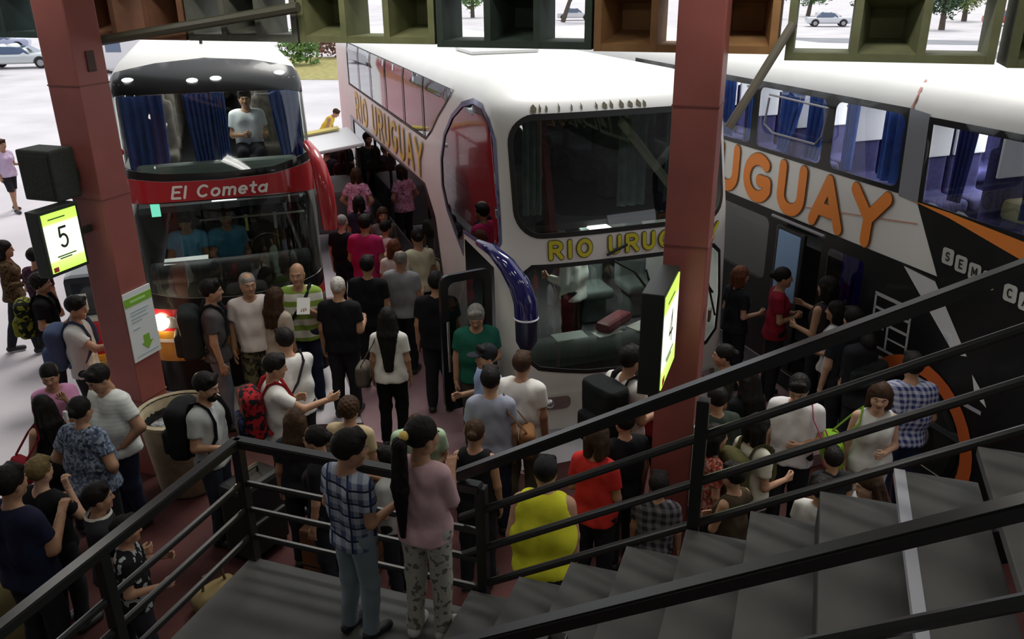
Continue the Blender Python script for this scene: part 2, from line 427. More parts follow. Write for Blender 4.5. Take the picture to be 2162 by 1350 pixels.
def figure(name, label, loc, bearing, h=1.7, female=False, heavy=0.0, sk='tan', hair=('short', 'black'), cap=None,
           top=dict(col=(.5, .5, .5)), sleeve='short', bottom=dict(col=(.02, .02, .025)), legs='long', shoe=(.02, .02, .02),
           arms=('down', 'down'), lean=0.0, head=(0, 0), pose='stand', res=.016, group=None, glasses=False, beard=False):
    """one person: a continuous body mesh carrying its hair, clothes and shoes"""
    fn = female; P0 = np.array([0, 0, .95]); A = rotx(-R(lean))
    up = lambda p: P0+A@(np.asarray(p, float)-P0)
    sw = .158 if fn else .178; hw = .088 if fn else .08
    sit = pose == 'sit'
    dz = -.40 if sit else 0.0
    hips, wst, cst = (.105 if fn else .10)+.025*heavy, (.083 if fn else .097)+.055*heavy, (.088 if fn else .104)+.03*heavy
    torso = []
    for s in (-1, 1):
        p, q, r_ = (s*hw*.92, 0, .97), (s*(.055+.03*heavy if fn else .075+.02*heavy), .01*heavy, 1.13), (s*(.068 if fn else .088), 0, 1.31)
        torso += [(up(p), up(q), hips, wst), (up(q), up(r_), wst, cst)]
        if fn: torso.append((up((s*.068, .075, 1.27)), up((s*.068, .070, 1.24)), .062, .062))
    torso.append((up((-sw*.62, -.012, 1.385)), up((sw*.62, -.012, 1.385)), .066+.02*heavy, None))
    if heavy > .2: torso.append((up((0, .05, 1.06)), up((0, .06, 1.14)), .12+.04*heavy, None))
    joints = []
    for s, a in ((-1, arms[0]), (1, arms[1])):
        u, f, th, hd = ARMS[a]
        m = np.array([s, 1, 1]); sh = up((s*sw, -.01, 1.385))
        el = sh+A@(nrm(np.array(u)*m)*.275); wr = el+A@(nrm(np.array(f)*m)*.245)
        if a in ('down', 'back'): el = sh+nrm(np.array(u)*m)*.275; wr = el+nrm(np.array(f)*m)*.245
        joints.append((s, sh, el, wr, np.array(th)*m, hd))
    ra = (.044 if fn else .05)+.02*heavy
    armc = [((sh, el, ra, ra*.82), (el, wr, ra*.80, ra*.58)) for s, sh, el, wr, th, hd in joints]
    legc = []
    kz = .5
    for s in (-1, 1):
        st = {'stand': (.02*s, -.02*s), 'stride': (.20*s, -.16*s)}.get(pose, (0, 0))
        hp = np.array([s*.09, 0, .90])
        if sit: kn = np.array([s*.12, .43, .92]); an = np.array([s*.12, .46, .49])
        else: kn = np.array([s*.095, .02+st[0]*.6, kz]); an = np.array([s*.10, -.02+st[0], .085])
        toe = an+np.array([s*.02, .15, -.052]); heel = an+np.array([0, -.035, -.045])
        legc.append((hp, kn, an, toe, heel))
    rt, rk, rn = .086+.02*heavy, .056+.01*heavy, .040
    nb, nt = up((0, -.012, 1.40)), up((0, .014, 1.52))
    hy, hp_ = R(head[0]), R(head[1])
    HR = A@rotz(-hy)@rotx(-hp_)
    hc = up((0, .03, 1.545))+HR@np.array([0, -.0, .066])
    lo, hi = np.array([-.62, -.62, dz-.02+.02]), np.array([.62, .8, 1.78])
    pts = np.array([p for c in torso for p in c[:2]]+[p for j in joints for p in j[1:4]]+[p for c in legc for p in c])
    lo = pts.min(0)-.20; hi = pts.max(0)+.20; lo[2] = pts[:, 2].min()-.1
    zf = .05
    def base(grow=0.0, wob=0): return Field(lo, hi, res)
    # body
    F = base()
    for p, q, a, b in torso: F.cap(p, q, a, b, k=.05)
    for (c1, c2) in armc: F.cap(*c1, k=.035); F.cap(*c2, k=.02)
    for hp, kn, an, toe, heel in legc:
        F.cap(hp, kn, rt, rk, k=.05); F.cap(kn, an, rk, rn, k=.02); F.cap(heel, toe, .034, .03, k=.03); F.cap(an, heel, rn, .034, k=.02)
    F.cap(nb, nt, .060, .052, k=.045)
    v, f = F.mesh(); mi = np.zeros(len(f), int)
    T = templates(.0065 if res < .012 else .009)
    hs = 1.0 if h > 1.5 else 1.0+(1.5-h)*.75
    hv, hf, hm = T['head']
    V, FF, MI = [v], [f], [mi]; n = len(v)
    V.append((HR@(hv*hs).T).T+hc); FF.append(hf+n); MI.append(hm); n += len(hv)
    for s, sh, el, wr, th, hd in joints:
        gv, gf = T['hand'][hd]
        Z = nrm(el-wr); X = nrm(th-Z*(th@Z)); Y = np.cross(Z, X)*s
        M = np.stack([X, Y, Z], 1)
        V.append((M@(gv*(.92 if fn else 1.0)).T).T+wr); FF.append((gf if s > 0 else gf[:, ::-1])+n); MI.append(np.zeros(len(gf), int)); n += len(gv)
    V = np.concatenate(V); k = h/1.73
    if sit: V = V+np.array([0, 0, dz])
    sm = lambda a: (np.asarray(a)+(np.array([0, 0, dz]) if sit else 0))*k
    me = mesh_np('person', sm(V)-(np.array([0, 0, dz])*k if sit else 0), np.concatenate(FF), [skin(sk), EYEW, DARK, LIP], np.concatenate(MI))
    body = link(name, me, None, loc, -R(bearing)); tag(body, label, 'person', group)
    sm = lambda a: (np.asarray(a)+(np.array([0, 0, dz]) if sit else 0))*k
    # top
    def cloth_obj(nm, Fd, m):
        vv, ff = Fd.mesh()
        if len(ff): link(nm, mesh_np(nm, sm(vv), ff, [m]), body)
    seed = (len(label)*.37) % 6
    Ft = base(); g = .015
    for p, q, a, b in torso: Ft.cap(p, q, a, b, k=.06, grow=g)
    if not sit and top.get('hem', .86) < .95:
        Ft.cap((-.05, 0, .86), (.05, 0, .86), hips+.045+.03*heavy, k=.05)
    Ft.wob(.006, 24, seed)
    Ft.clip(2, top.get('hem', .86) if not sit else .90, True)
    if sleeve != 'none':
        fr = {'short': .62, 'long': 1.0, 'three': .95}[sleeve]
        for (c1, c2) in armc:
            e = c1[0]+(c1[1]-c1[0])*fr; d = nrm(c1[1]-c1[0])
            Ft.cap(c1[0], c1[0]+(c1[1]-c1[0])*min(fr+.15, 1), ra, ra*.95, k=.03, grow=g*1.05, cut=None if sleeve == 'long' else (e, d))
            if sleeve == 'long':
                e2 = c2[0]+(c2[1]-c2[0])*.93; Ft.cap(c2[0], c2[1], c2[2], c2[3], k=.02, grow=.014, cut=(e2, nrm(c2[1]-c2[0])))
    else:
        for j in joints: Ft.ell(j[1]+np.array([j[0]*.045, 0, .01]), (.068, .085, .085), k=.01, sub=True)
    nk = top.get('neck', 1.0)
    Ft.ell(up((0, .03 if nk <= 1 else .05, 1.475)), (.078*nk, .088*nk, .06*nk), k=.01, sub=True)
    cloth_obj(top.get('name', 'shirt'), Ft, cloth(top['col'], top.get('pat', 'plain'), top.get('col2', (.8, .8, .8)), top.get('sc', 1.0)))
    # bottom
    Fb = base(); g = .015
    if legs == 'skirt':
        Fb.cap((0, 0, .95), (0, 0, .45), .15, .23); Fb.clip(2, .48, True)
    else:
        for s, (hp, kn, an, toe, heel) in zip((-1, 1), legc):
            Fb.cap(hp, kn, rt, rk*1.05, k=.04, grow=g); Fb.cap(kn, an, rk, rn*1.12, k=.03, grow=g*1.2)
        Fb.wob(.004, 22, seed+1)
        if not sit:
            Fb.clip(2, {'long': .075, 'shorts': .52, 'capri': .25}[legs], True)
    for p, q, a, b in torso[:1]+torso[(3 if fn else 2):(4 if fn else 3)]:
        Fb.cap(p, q, a, b, k=.05, grow=.012)
    Fb.clip(2, .99 if not sit else 1.04, False)
    cloth_obj('skirt' if legs == 'skirt' else 'trousers' if legs != 'shorts' else 'shorts', Fb, cloth(bottom['col'], bottom.get('pat', 'plain'), bottom.get('col2', (.5, .5, .5)), bottom.get('sc', 1.0)))
    # shoes
    for s, (hp, kn, an, toe, heel) in zip((-1, 1), legc):
        Fs = Field(np.minimum(toe, heel)-.12, np.maximum(toe, heel)+.12, .012)
        Fs.cap(heel, toe, .042, .040, k=.02).cap(an+(0, 0, -.01), heel, .046, .044, k=.02); Fs.clip(2, toe[2]-.030, True)
        vv, ff = Fs.mesh(); link('shoe', mesh_np('shoe', sm(vv), ff, [mat('shoe_%.2f_%.2f_%.2f' % shoe, shoe, .5)]), body)
    # hair
    if hair:
        o = link('hair', hair_mesh(hair[0]), body)
        o.matrix_local = Matrix.Translation(Vector(sm(hc))) @ Matrix([list(r) for r in HR]).to_4x4() @ Matrix.Scale(hs*k, 4)
        o.material_slots[0].link = 'OBJECT'; o.material_slots[0].material = hairm(hair[1])
    if beard:
        Fq = Field((-.1, -.02, -.14), (.1, .13, .03), .007)
        Fq.cap((0, .04, -.045), (0, .052, -.088), .060, .047, k=.03).ell((0, .072, -.1), (.03, .026, .026), k=.02); Fq.cutplane((0, .75, -.66), .048+.03); Fq.ell((0, .10, -.062), (.026, .03, .013), sub=True, k=.005)
        vv, ff = Fq.mesh(); o = link('beard', mesh_np('beard', vv, ff, [hairm(hair[1])]), body)
        o.matrix_local = Matrix.Translation(Vector(sm(hc))) @ Matrix([list(r) for r in HR]).to_4x4() @ Matrix.Scale(hs*k, 4)
    if cap:
        o = link('cap', cap_mesh(), body)
        o.matrix_local = Matrix.Translation(Vector(sm(hc))) @ Matrix([list(r) for r in HR]).to_4x4() @ Matrix.Scale(hs*k*1.02, 4)
        o.material_slots[0].link = 'OBJECT'; o.material_slots[0].material = cloth(cap)
    body['k'] = k; body['lean'] = lean
    return body, dict(k=k, up=up, joints=joints, hc=hc, HR=HR, sm=sm)

def backpack(label, body, info, col, col2, pat='plain', patc=(.3, .3, .1), sc=1.0, side=0.0, group=None):
    """a rucksack worn on a person's back: top-level, parts are body, pocket, straps"""
    root = empty('backpack', body.location, body.rotation_euler.z); tag(root, label, 'backpack', group)
    k = info['k']; A = info['up']
    F = Field((-.25, -.2, -.3), (.25, .2, .3), .012)
    F.rbox((0, 0, 0), (.165*sc, .095*sc, .235*sc), .07); F.ell((0, .0, .2*sc), (.13*sc, .085*sc, .07*sc), k=.05); F.wob(.005, 20, 1.0)
    M = Matrix.Translation(Vector(A((side, -.125-.095*sc, 1.18)))*k) @ Matrix.Rotation(-R(body['lean']), 4, 'X') @ Matrix.Scale(k, 4)
    def put(nm, F, m):
        v, f = F.mesh(); o = link(nm, mesh_np(nm, v, f, [m]), root); o.matrix_local = M; return o
    put('pack_body', F, cloth(col, pat, patc))
    F = Field((-.2, -.25, -.3), (.2, .1, .1), .012); F.rbox((0, -.10*sc, -.09*sc), (.125*sc, .05*sc, .11*sc), .04)
    put('front_pocket', F, cloth(col2, pat, patc))
    for s in (-1, 1):
        x = side*.5
        pts = [A((x+s*.075, -.13, 1.36)), A((x+s*.09, -.07, 1.475)), A((x+s*.10, .0, 1.49)), A((x+s*.105, .085, 1.44)), A((s*.115, .135, 1.32)), A((s*.135, .135, 1.18)), A((s*.165, .06, 1.06)), A((s*.14, -.12, 1.0))]
        mb = MB(); mb.tube([Vector(p)*k for p in pts], .026*k, seg=8, flat=(0, .4, 1)); mb.build('shoulder_strap', cloth(col), root, smooth=True)
    return root
# ------------------------------------------------------------------ coach bodies: a skin addressed by (s along the outline, v up)
BUSY = R(-18.7)
EL = Vector((math.sin(BUSY), math.cos(BUSY), 0)); ET = Vector((math.cos(BUSY), -math.sin(BUSY), 0))
class Surf:
    def __init__(s, w, L, c, n, lean, zr, top, rs, rf):
        s.w, s.L, s.lean, s.zr, s.top, s.rs, s.rf = w, L, lean, zr, top, rs, rf
        ph = np.linspace(0, math.pi/2, 300)
        x = np.append(w/2*np.sin(ph)**(2/n), [w/2]); y = np.append(c*(1-np.cos(ph)**(2/n)), [L])
        s.S = np.concatenate([[0], np.cumsum(np.hypot(np.diff(x), np.diff(y)))]); s.x, s.y = x, y
        s.smax = s.S[-1]; s.vtop = zr+(top-zr)*1.4
    def pos(s, a, v):
        x0 = float(np.interp(abs(a), s.S, s.x))*(1 if a >= 0 else -1); y0 = float(np.interp(abs(a), s.S, s.y))
        th = min(max((v-s.zr)/((s.top-s.zr)*1.4), 0), 1)*math.pi/2
        z = v if v <= s.zr else s.zr+(s.top-s.zr)*math.sin(th)
        q = 1-math.cos(th); ln = float(np.interp(z, [p[0] for p in s.lean], [p[1] for p in s.lean])); k = 1-min(max(y0/4, 0), 1)
        return Vector((x0*(1-s.rs*q/(s.w/2)), y0+(ln+s.rf*q)*k, z))
    def P(s, a, v, off=0.0):
        p = s.pos(a, v)
        if off:
            e = .012; n = (s.pos(a+e, v)-s.pos(a-e, v)).cross(s.pos(a, min(v+e, s.vtop))-s.pos(a, v-e))
            if n.length > 1e-9: p = p+n.normalized()*off
        return p

def rrect(s0, s1, v0, v1, r, k=5):
    out = []
    for cx, cy, a0 in ((s1-r, v0+r, -90), (s1-r, v1-r, 0), (s0+r, v1-r, 90), (s0+r, v0+r, 180)):
        for i in range(k+1):
            a = R(a0+90*i/k); out.append((cx+r*math.cos(a), cy+r*math.sin(a)))
    return out
def grow(poly, d):
    n = len(poly); out = []
    ar = sum(poly[i][0]*poly[(i+1) % n][1]-poly[(i+1) % n][0]*poly[i][1] for i in range(n)); sg = 1 if ar > 0 else -1
    for i in range(n):
        a, b, c = Vector(poly[i-1]), Vector(poly[i]), Vector(poly[(i+1) % n])
        e = ((b-a).normalized() if (b-a).length > 1e-6 else Vector((0, 0)))+((c-b).normalized() if (c-b).length > 1e-6 else Vector((0, 0)))
        if e.length < 1e-6: out.append(tuple(b)); continue
        e.normalize(); out.append((b.x+e.y*d*sg, b.y-e.x*d*sg))
    return out
def inside(p, poly):
    x, y = p; c = False; n = len(poly); j = n-1
    for i in range(n):
        xi, yi = poly[i]; xj, yj = poly[j]
        if (yi > y) != (yj > y) and x < (xj-xi)*(y-yi)/(yj-yi)+xi: c = not c
        j = i
    return c
def resample(poly, st):
    out = []
    for i in range(len(poly)):
        a, b = Vector(poly[i]), Vector(poly[(i+1) % len(poly)]); n = max(1, int((b-a).length/st))
        out += [tuple(a.lerp(b, k/n)) for k in range(n)]
    return out
def patch_geo(sf, outer, holes=(), off=0.0, st=.14, stv=None):
    stv = stv or st
    V, E = [], []
    for pl in [outer]+list(holes):
        q = resample(pl, st); n0 = len(V); V += q; E += [(n0+i, n0+(i+1) % len(q)) for i in range(len(q))]
    xs = [p[0] for p in outer]; ys = [p[1] for p in outer]
    x = min(xs)+st*.51
    while x < max(xs):
        y = min(ys)+stv*.49
        while y < max(ys):
            if inside((x, y), outer) and not any(inside((x, y), h) for h in holes): V.append((x, y))
            y += stv
        x += st if abs(x) > 2.2 or st < .08 else min(st, .08)
    vo, _, fo, *_r = delaunay_2d_cdt([Vector(p) for p in V], E, [], 0, 1e-5)
    f = []
    for t in fo:
        c = (sum(vo[i].x for i in t)/3, sum(vo[i].y for i in t)/3)
        if inside(c, outer) and not any(inside(c, h) for h in holes):
            a, b, d = (vo[i] for i in t)
            f.append(tuple(t) if (b.x-a.x)*(d.y-a.y)-(b.y-a.y)*(d.x-a.x) > 0 else tuple(t[::-1]))
    return [sf.P(p.x, p.y, off) for p in vo], f
def patch(name, sf, m, parent, outer, holes=(), off=.004, st=.14, stv=None, smooth=True):
    v, f = patch_geo(sf, outer, holes, off, st, stv)
    me = bpy.data.meshes.new(name); me.from_pydata([tuple(p) for p in v], [], f); me.materials.append(m)
    if smooth:
        for p in me.polygons: p.use_smooth = True
    return link(name, me, parent)

# stroke lettering (unit cell: x 0..w, y 0..1)
def arc(cx, cy, rx, ry, a0, a1, n=9): return [(cx+rx*math.cos(R(a0+(a1-a0)*i/n)), cy+ry*math.sin(R(a0+(a1-a0)*i/n))) for i in range(n+1)]
GL = {
 'U': (.72, [[(.1, 1), (.1, .35)]+arc(.36, .35, .26, .33, 180, 360)+[(.62, 1)]]),
 'G': (.78, [arc(.4, .5, .33, .47, 50, 330, 14)+[(.68, .45), (.45, .45)]]),
 'A': (.78, [[(.06, .02), (.38, .98), (.7, .02)], [(.2, .32), (.56, .32)]]),
 'Y': (.76, [[(.04, 1), (.38, .5)], [(.72, 1), (.38, .5), (.36, 0)]]),
 'R': (.72, [[(.1, 0), (.1, 1)]+[(.36, 1)]+arc(.38, .74, .25, .26, 90, -90)+[(.1, .48)], [(.36, .48), (.66, 0)]]),
 'I': (.28, [[(.14, 0), (.14, 1)]]),
 'O': (.8, [arc(.4, .5, .32, .48, 0, 360, 20)]),
 'E': (.66, [[(.62, 1), (.1, 1), (.1, 0), (.62, 0)], [(.1, .52), (.52, .52)]]),
 'S': (.66, [arc(.33, .74, .24, .24, 30, 270, 9)+arc(.33, .25, .25, .25, 90, -150, 9)]),
 'M': (.9, [[(.1, 0), (.1, 1), (.45, .3), (.8, 1), (.8, 0)]]),
 'l': (.26, [[(.13, 0), (.13, 1)]]),
 'C': (.78, [arc(.4, .5, .34, .47, 50, 310, 14)]),
 'o': (.66, [arc(.33, .33, .25, .32, 0, 360, 16)]),
 'm': (.94, [[(.1, 0), (.1, .66)], [(.1, .45)]+arc(.29, .45, .19, .2, 180, 0, 6)+[(.48, 0)], [(.48, .45)]+arc(.67, .45, .19, .2, 180, 0, 6)+[(.86, 0)]]),
 'e': (.66, [[(.08, .34), (.58, .34)]+arc(.33, .34, .25, .31, 0, 310, 14)]),
 't': (.46, [[(.22, .92), (.22, .12), (.38, .0)], [(.04, .64), (.42, .64)]]),
 'a': (.66, [arc(.32, .3, .24, .29, 0, 360, 14), [(.57, .64), (.57, 0)]]),
 '5': (.62, [[(.54, 1), (.14, 1), (.1, .56)]+arc(.3, .33, .25, .31, 130, -140, 10)]),
 '4': (.66, [[(.46, 0), (.46, 1), (.06, .3), (.62, .3)]]),
 'Z': (.66, [[(.08, 1), (.58, 1), (.08, 0), (.6, 0)]]),
 ' ': (.42, []),
}
def strokes(txt, h, sx=1.0, shear=0.0, gap=.14):
    x = 0; out = []
    for ch in txt:
        w, ss = GL[ch]
        for s in ss: out.append([((x+p[0])*h*sx+shear*p[1]*h, p[1]*h) for p in s])
        x += w+gap
    return out, (x-gap)*h*sx
def stroke_geo(sts, r, fn):
    """flat rounded strokes, fn maps the 2D lettering plane to space"""
    V, F = [], []
    def add(ps):
        n0 = len(V); o = len(F)*5e-5; V.extend(fn(p[0], p[1], o) for p in ps); F.append(tuple(range(n0, n0+len(ps))))
    for s in sts:
        for i in range(len(s)-1):
            a, b = Vector(s[i]), Vector(s[i+1]); d = b-a
            if d.length < 1e-6: continue
            d.normalize(); nn = Vector((-d.y, d.x))*r; k = max(1, int((b-a).length/.09))
            for j in range(k):
                p, q = a.lerp(b, j/k), a.lerp(b, (j+1)/k)
                add([p-nn, q-nn, q+nn, p+nn])
        for p in s: add([(p[0]+r*math.cos(2*math.pi*j/12), p[1]+r*math.sin(2*math.pi*j/12)) for j in range(12)])
    return V, F
def lettering(name, m, parent, sts, r, fn):
    V, F = stroke_geo(sts, r, fn)
    me = bpy.data.meshes.new(name); me.from_pydata([tuple(v) for v in V], [], F); me.materials.append(m)
    return link(name, me, parent)
def surf_text(sf, parent, txt, s0, s1, v0, h, r, m, mo=None, shear=0.0, dr=.012, off=.010, name='lettering', slope=0.0, gap=.14):
    _, w0 = strokes(txt, h, 1.0, 0, gap); sx = (s1-s0)/w0; sts, _ = strokes(txt, h, sx, shear, gap)
    if mo: lettering(name+'_outline', mo, parent, sts, r+dr, lambda x, y, o: sf.P(s0+x, v0+y+slope*x, off-.006+o*.5))
    return lettering(name, m, parent, sts, r, lambda x, y, o: sf.P(s0+x, v0+y+slope*x, off+o))

# materials
W_PAINT = mat('white_paint', (.80, .79, .75), .38, coat=.15, var=.03, scale=2)
CREAM = mat('cream_paint', (.72, .71, .64), .38, coat=.15, var=.03, scale=2)
BLACKP = mat('black_paint', (.012, .012, .013), .28, spec=.35, coat=.12)
RUBBER = mat('rubber', (.012, .013, .012), .55)
REDP = mat('red_paint', (.42, .022, .028), .22, coat=.5)
YELP = mat('yellow_paint', (.62, .30, .03), .35, coat=.3)
YELL = mat('yellow_letter', (.68, .60, .03), .45); OLV = mat('letter_edge', (.13, .13, .05), .5)
ORAN = mat('orange_letter', (.92, .27, .035), .45); ORED = mat('orange_edge', (.28, .14, .06), .5)
DECK = mat('bus_interior', (.05, .05, .055), .8); DECKL = mat('bus_lining', (.36, .37, .37), .7)
SEATB = mat('seat_blue', (.03, .028, .11), .9, var=.3, scale=20); SEATK = mat('seat_grey', (.10, .085, .075), .9, var=.3, scale=12)
CURT = mat('curtain_blue', (.05, .12, .42), .85, var=.2, scale=10); CURN = mat('curtain_navy', (.02, .028, .17), .85, var=.25, scale=10)
G_DK = glass('glass_front', (.62, .70, .67), .02); G_DARK = glass('glass_dark', (.10, .11, .12), .10); G_SIDE = glass('glass_side', (.80, .86, .90), .03)
G_REFL = glass('glass_mirrored', (.10, .10, .12), .16, .03)
LAMP = mat('lamp_on', (1, 1, 1), .3, emit=(1, .97, 1.0), es=5.0)
HEADL = mat('headlamp_on', (1, .9, .7), .3, emit=(1, .82, .55), es=16.0)
CHROME = mat('lamp_glass', (.6, .6, .6), .15, metal=.8)
TYRE = mat('tyre', (.012, .012, .012), .8); RIM = mat('wheel_rim', (.35, .35, .36), .35, metal=.7)
NAVY = mat('navy_gloss', (.012, .012, .10), .12, coat=.8)

def coach_shell(root, sf, m, holes, v0=.32, name='body_shell'):
    S = sf.smax
    outer = [(-S, v0), (S, v0), (S, sf.vtop), (-S, sf.vtop)]
    v, f = patch_geo(sf, outer, holes, 0.0, .16, .11)
    v = [tuple(p) for p in v]; f = list(f)
    # roof lid and rear wall
    n0 = len(v); st = [-S+2*S*i/160 for i in range(161)]
    v += [tuple(sf.P(a, sf.vtop)) for a in st]; v.append((0, sf.L*.5, sf.top+.015)); c = len(v)-1
    for i in range(160): f.append((n0+i, n0+i+1, c))
    f.append((n0+160, n0, c))
    k = len(v); w = sf.w/2
    v += [(-w, sf.L, v0), (w, sf.L, v0), (w, sf.L, sf.zr), (w-sf.rs, sf.L, sf.top), (-w+sf.rs, sf.L, sf.top), (-w, sf.L, sf.zr)]
    f.append(tuple(range(k, k+6)))
    me = bpy.data.meshes.new(name); me.from_pydata(v, [], f); me.materials.append(m)
    for p in me.polygons: p.use_smooth = len(p.vertices) < 5
    try: me.set_sharp_from_angle(angle=R(50))
    except Exception: pass
    return link(name, me, root)
def window(root, sf, poly, g, frame=.035, fm=None, name='window', fname='window_seal'):
    w = patch(name, sf, g, root, poly, off=-.008, st=.12)
    if frame: patch(fname, sf, fm or RUBBER, w, grow(poly, frame), [poly], off=.006, st=.12)
    return w
def curtain(root, x0, x1, y, z0, z1, m, along='x', folds=7, tie=None):
    """pleated cloth hanging from z1 to z0; tie gathers the hem to that fraction"""
    nx, nz = folds*8, 10; V, F = [], []
    for j in range(nz+1):
        t = j/nz; z = z1+(z0-z1)*t
        for i in range(nx+1):
            u = i/nx
            q = u if tie is None else u*(1-t**1.3)+(tie[0]+(tie[1]-tie[0])*u)*t**1.3
            a = x0+(x1-x0)*q; d = .028*math.sin(u*folds*2*math.pi)
            V.append((a, y+d, z) if along == 'x' else (y+d, a, z))
    for j in range(nz):
        for i in range(nx):
            p = j*(nx+1)+i; F.append((p, p+1, p+nx+2, p+nx+1))
    me = bpy.data.meshes.new('curtain'); me.from_pydata(V, [], F); me.materials.append(m)
    for p in me.polygons: p.use_smooth = True
    md = link('curtain', me, root)
    s = md.modifiers.new('thick', 'SOLIDIFY'); s.thickness = .006
    return md
def seat_mesh(face=1):
    F = Field((-.3, -.4, -.05), (.3, .4, 1.25), .02)
    F.rbox((0, 0, .42), (.22, .22, .07), .05); F.rbox((0, .2, .76), (.22, .06, .36), .05, k=.03); F.rbox((0, .2, 1.12), (.14, .055, .12), .05, k=.03)
    F.rbox((0, .02, .2), (.16, .14, .2), .04)
    return F.mesh()
_seat = {}
def seat(root, x, y, z, m, covers=None):
    if m.name not in _seat:
        v, f = seat_mesh(); _seat[m.name] = mesh_np('seat', v, f, [m])
    o = link('seat', _seat[m.name], root, (x, y, z))
    if covers:
        mb = MB(); mb.box((0, .13, 1.04), (.40, .03, .36), bev=.012); mb.box((0, .195, 1.225), (.40, .16, .03), bev=.008); mb.build('headrest_cover', covers, o)
    return o
def wheel(root, x, y, r=.5):
    s = 1 if x > 0 else -1
    M = Matrix.Translation((x, y, r)) @ Matrix.Rotation(R(90)*s, 4, 'Y')
    mb = MB(); mb.lathe([(.28, -.13), (r*.92, -.14), (r, -.10), (r, .10), (r*.92, .14), (.28, .13)], 36)
    w = mb.build('wheel', TYRE, root, M=M, smooth=True)
    mb = MB(); mb.lathe([(.0, .02), (.1, .03), (.12, .09), (.16, .09), (.2, .03), (.28, .06), (.29, .13)], 28); mb.build('wheel_rim', RIM, w, M=M, smooth=True)
    return w
def decks(root, sf, zlow, zup, seats=True, m=None, sm=None, y0=.9, cov=None, rows=9, aisle=True):
    w = sf.w-.12; mb = MB()
    mb.box((0, sf.L/2+y0/2, zlow-.03), (w, sf.L-y0-.1, .06)); mb.build('lower_deck_floor', DECK, root)
    mb = MB(); mb.box((0, sf.L/2+y0/2, zup-.05), (w, sf.L-y0-.1, .08)); mb.build('upper_deck_floor', m or DECK, root)
    if seats:
        for i in range(rows):
            for x in ((-w/2+.27, -w/2+.72, w/2-.72, w/2-.27) if w > 2.2 else (-w/2+.3, w/2-.3)):
                seat(root, x, y0+.95+i*.95, zup, sm or SEATB, cov)

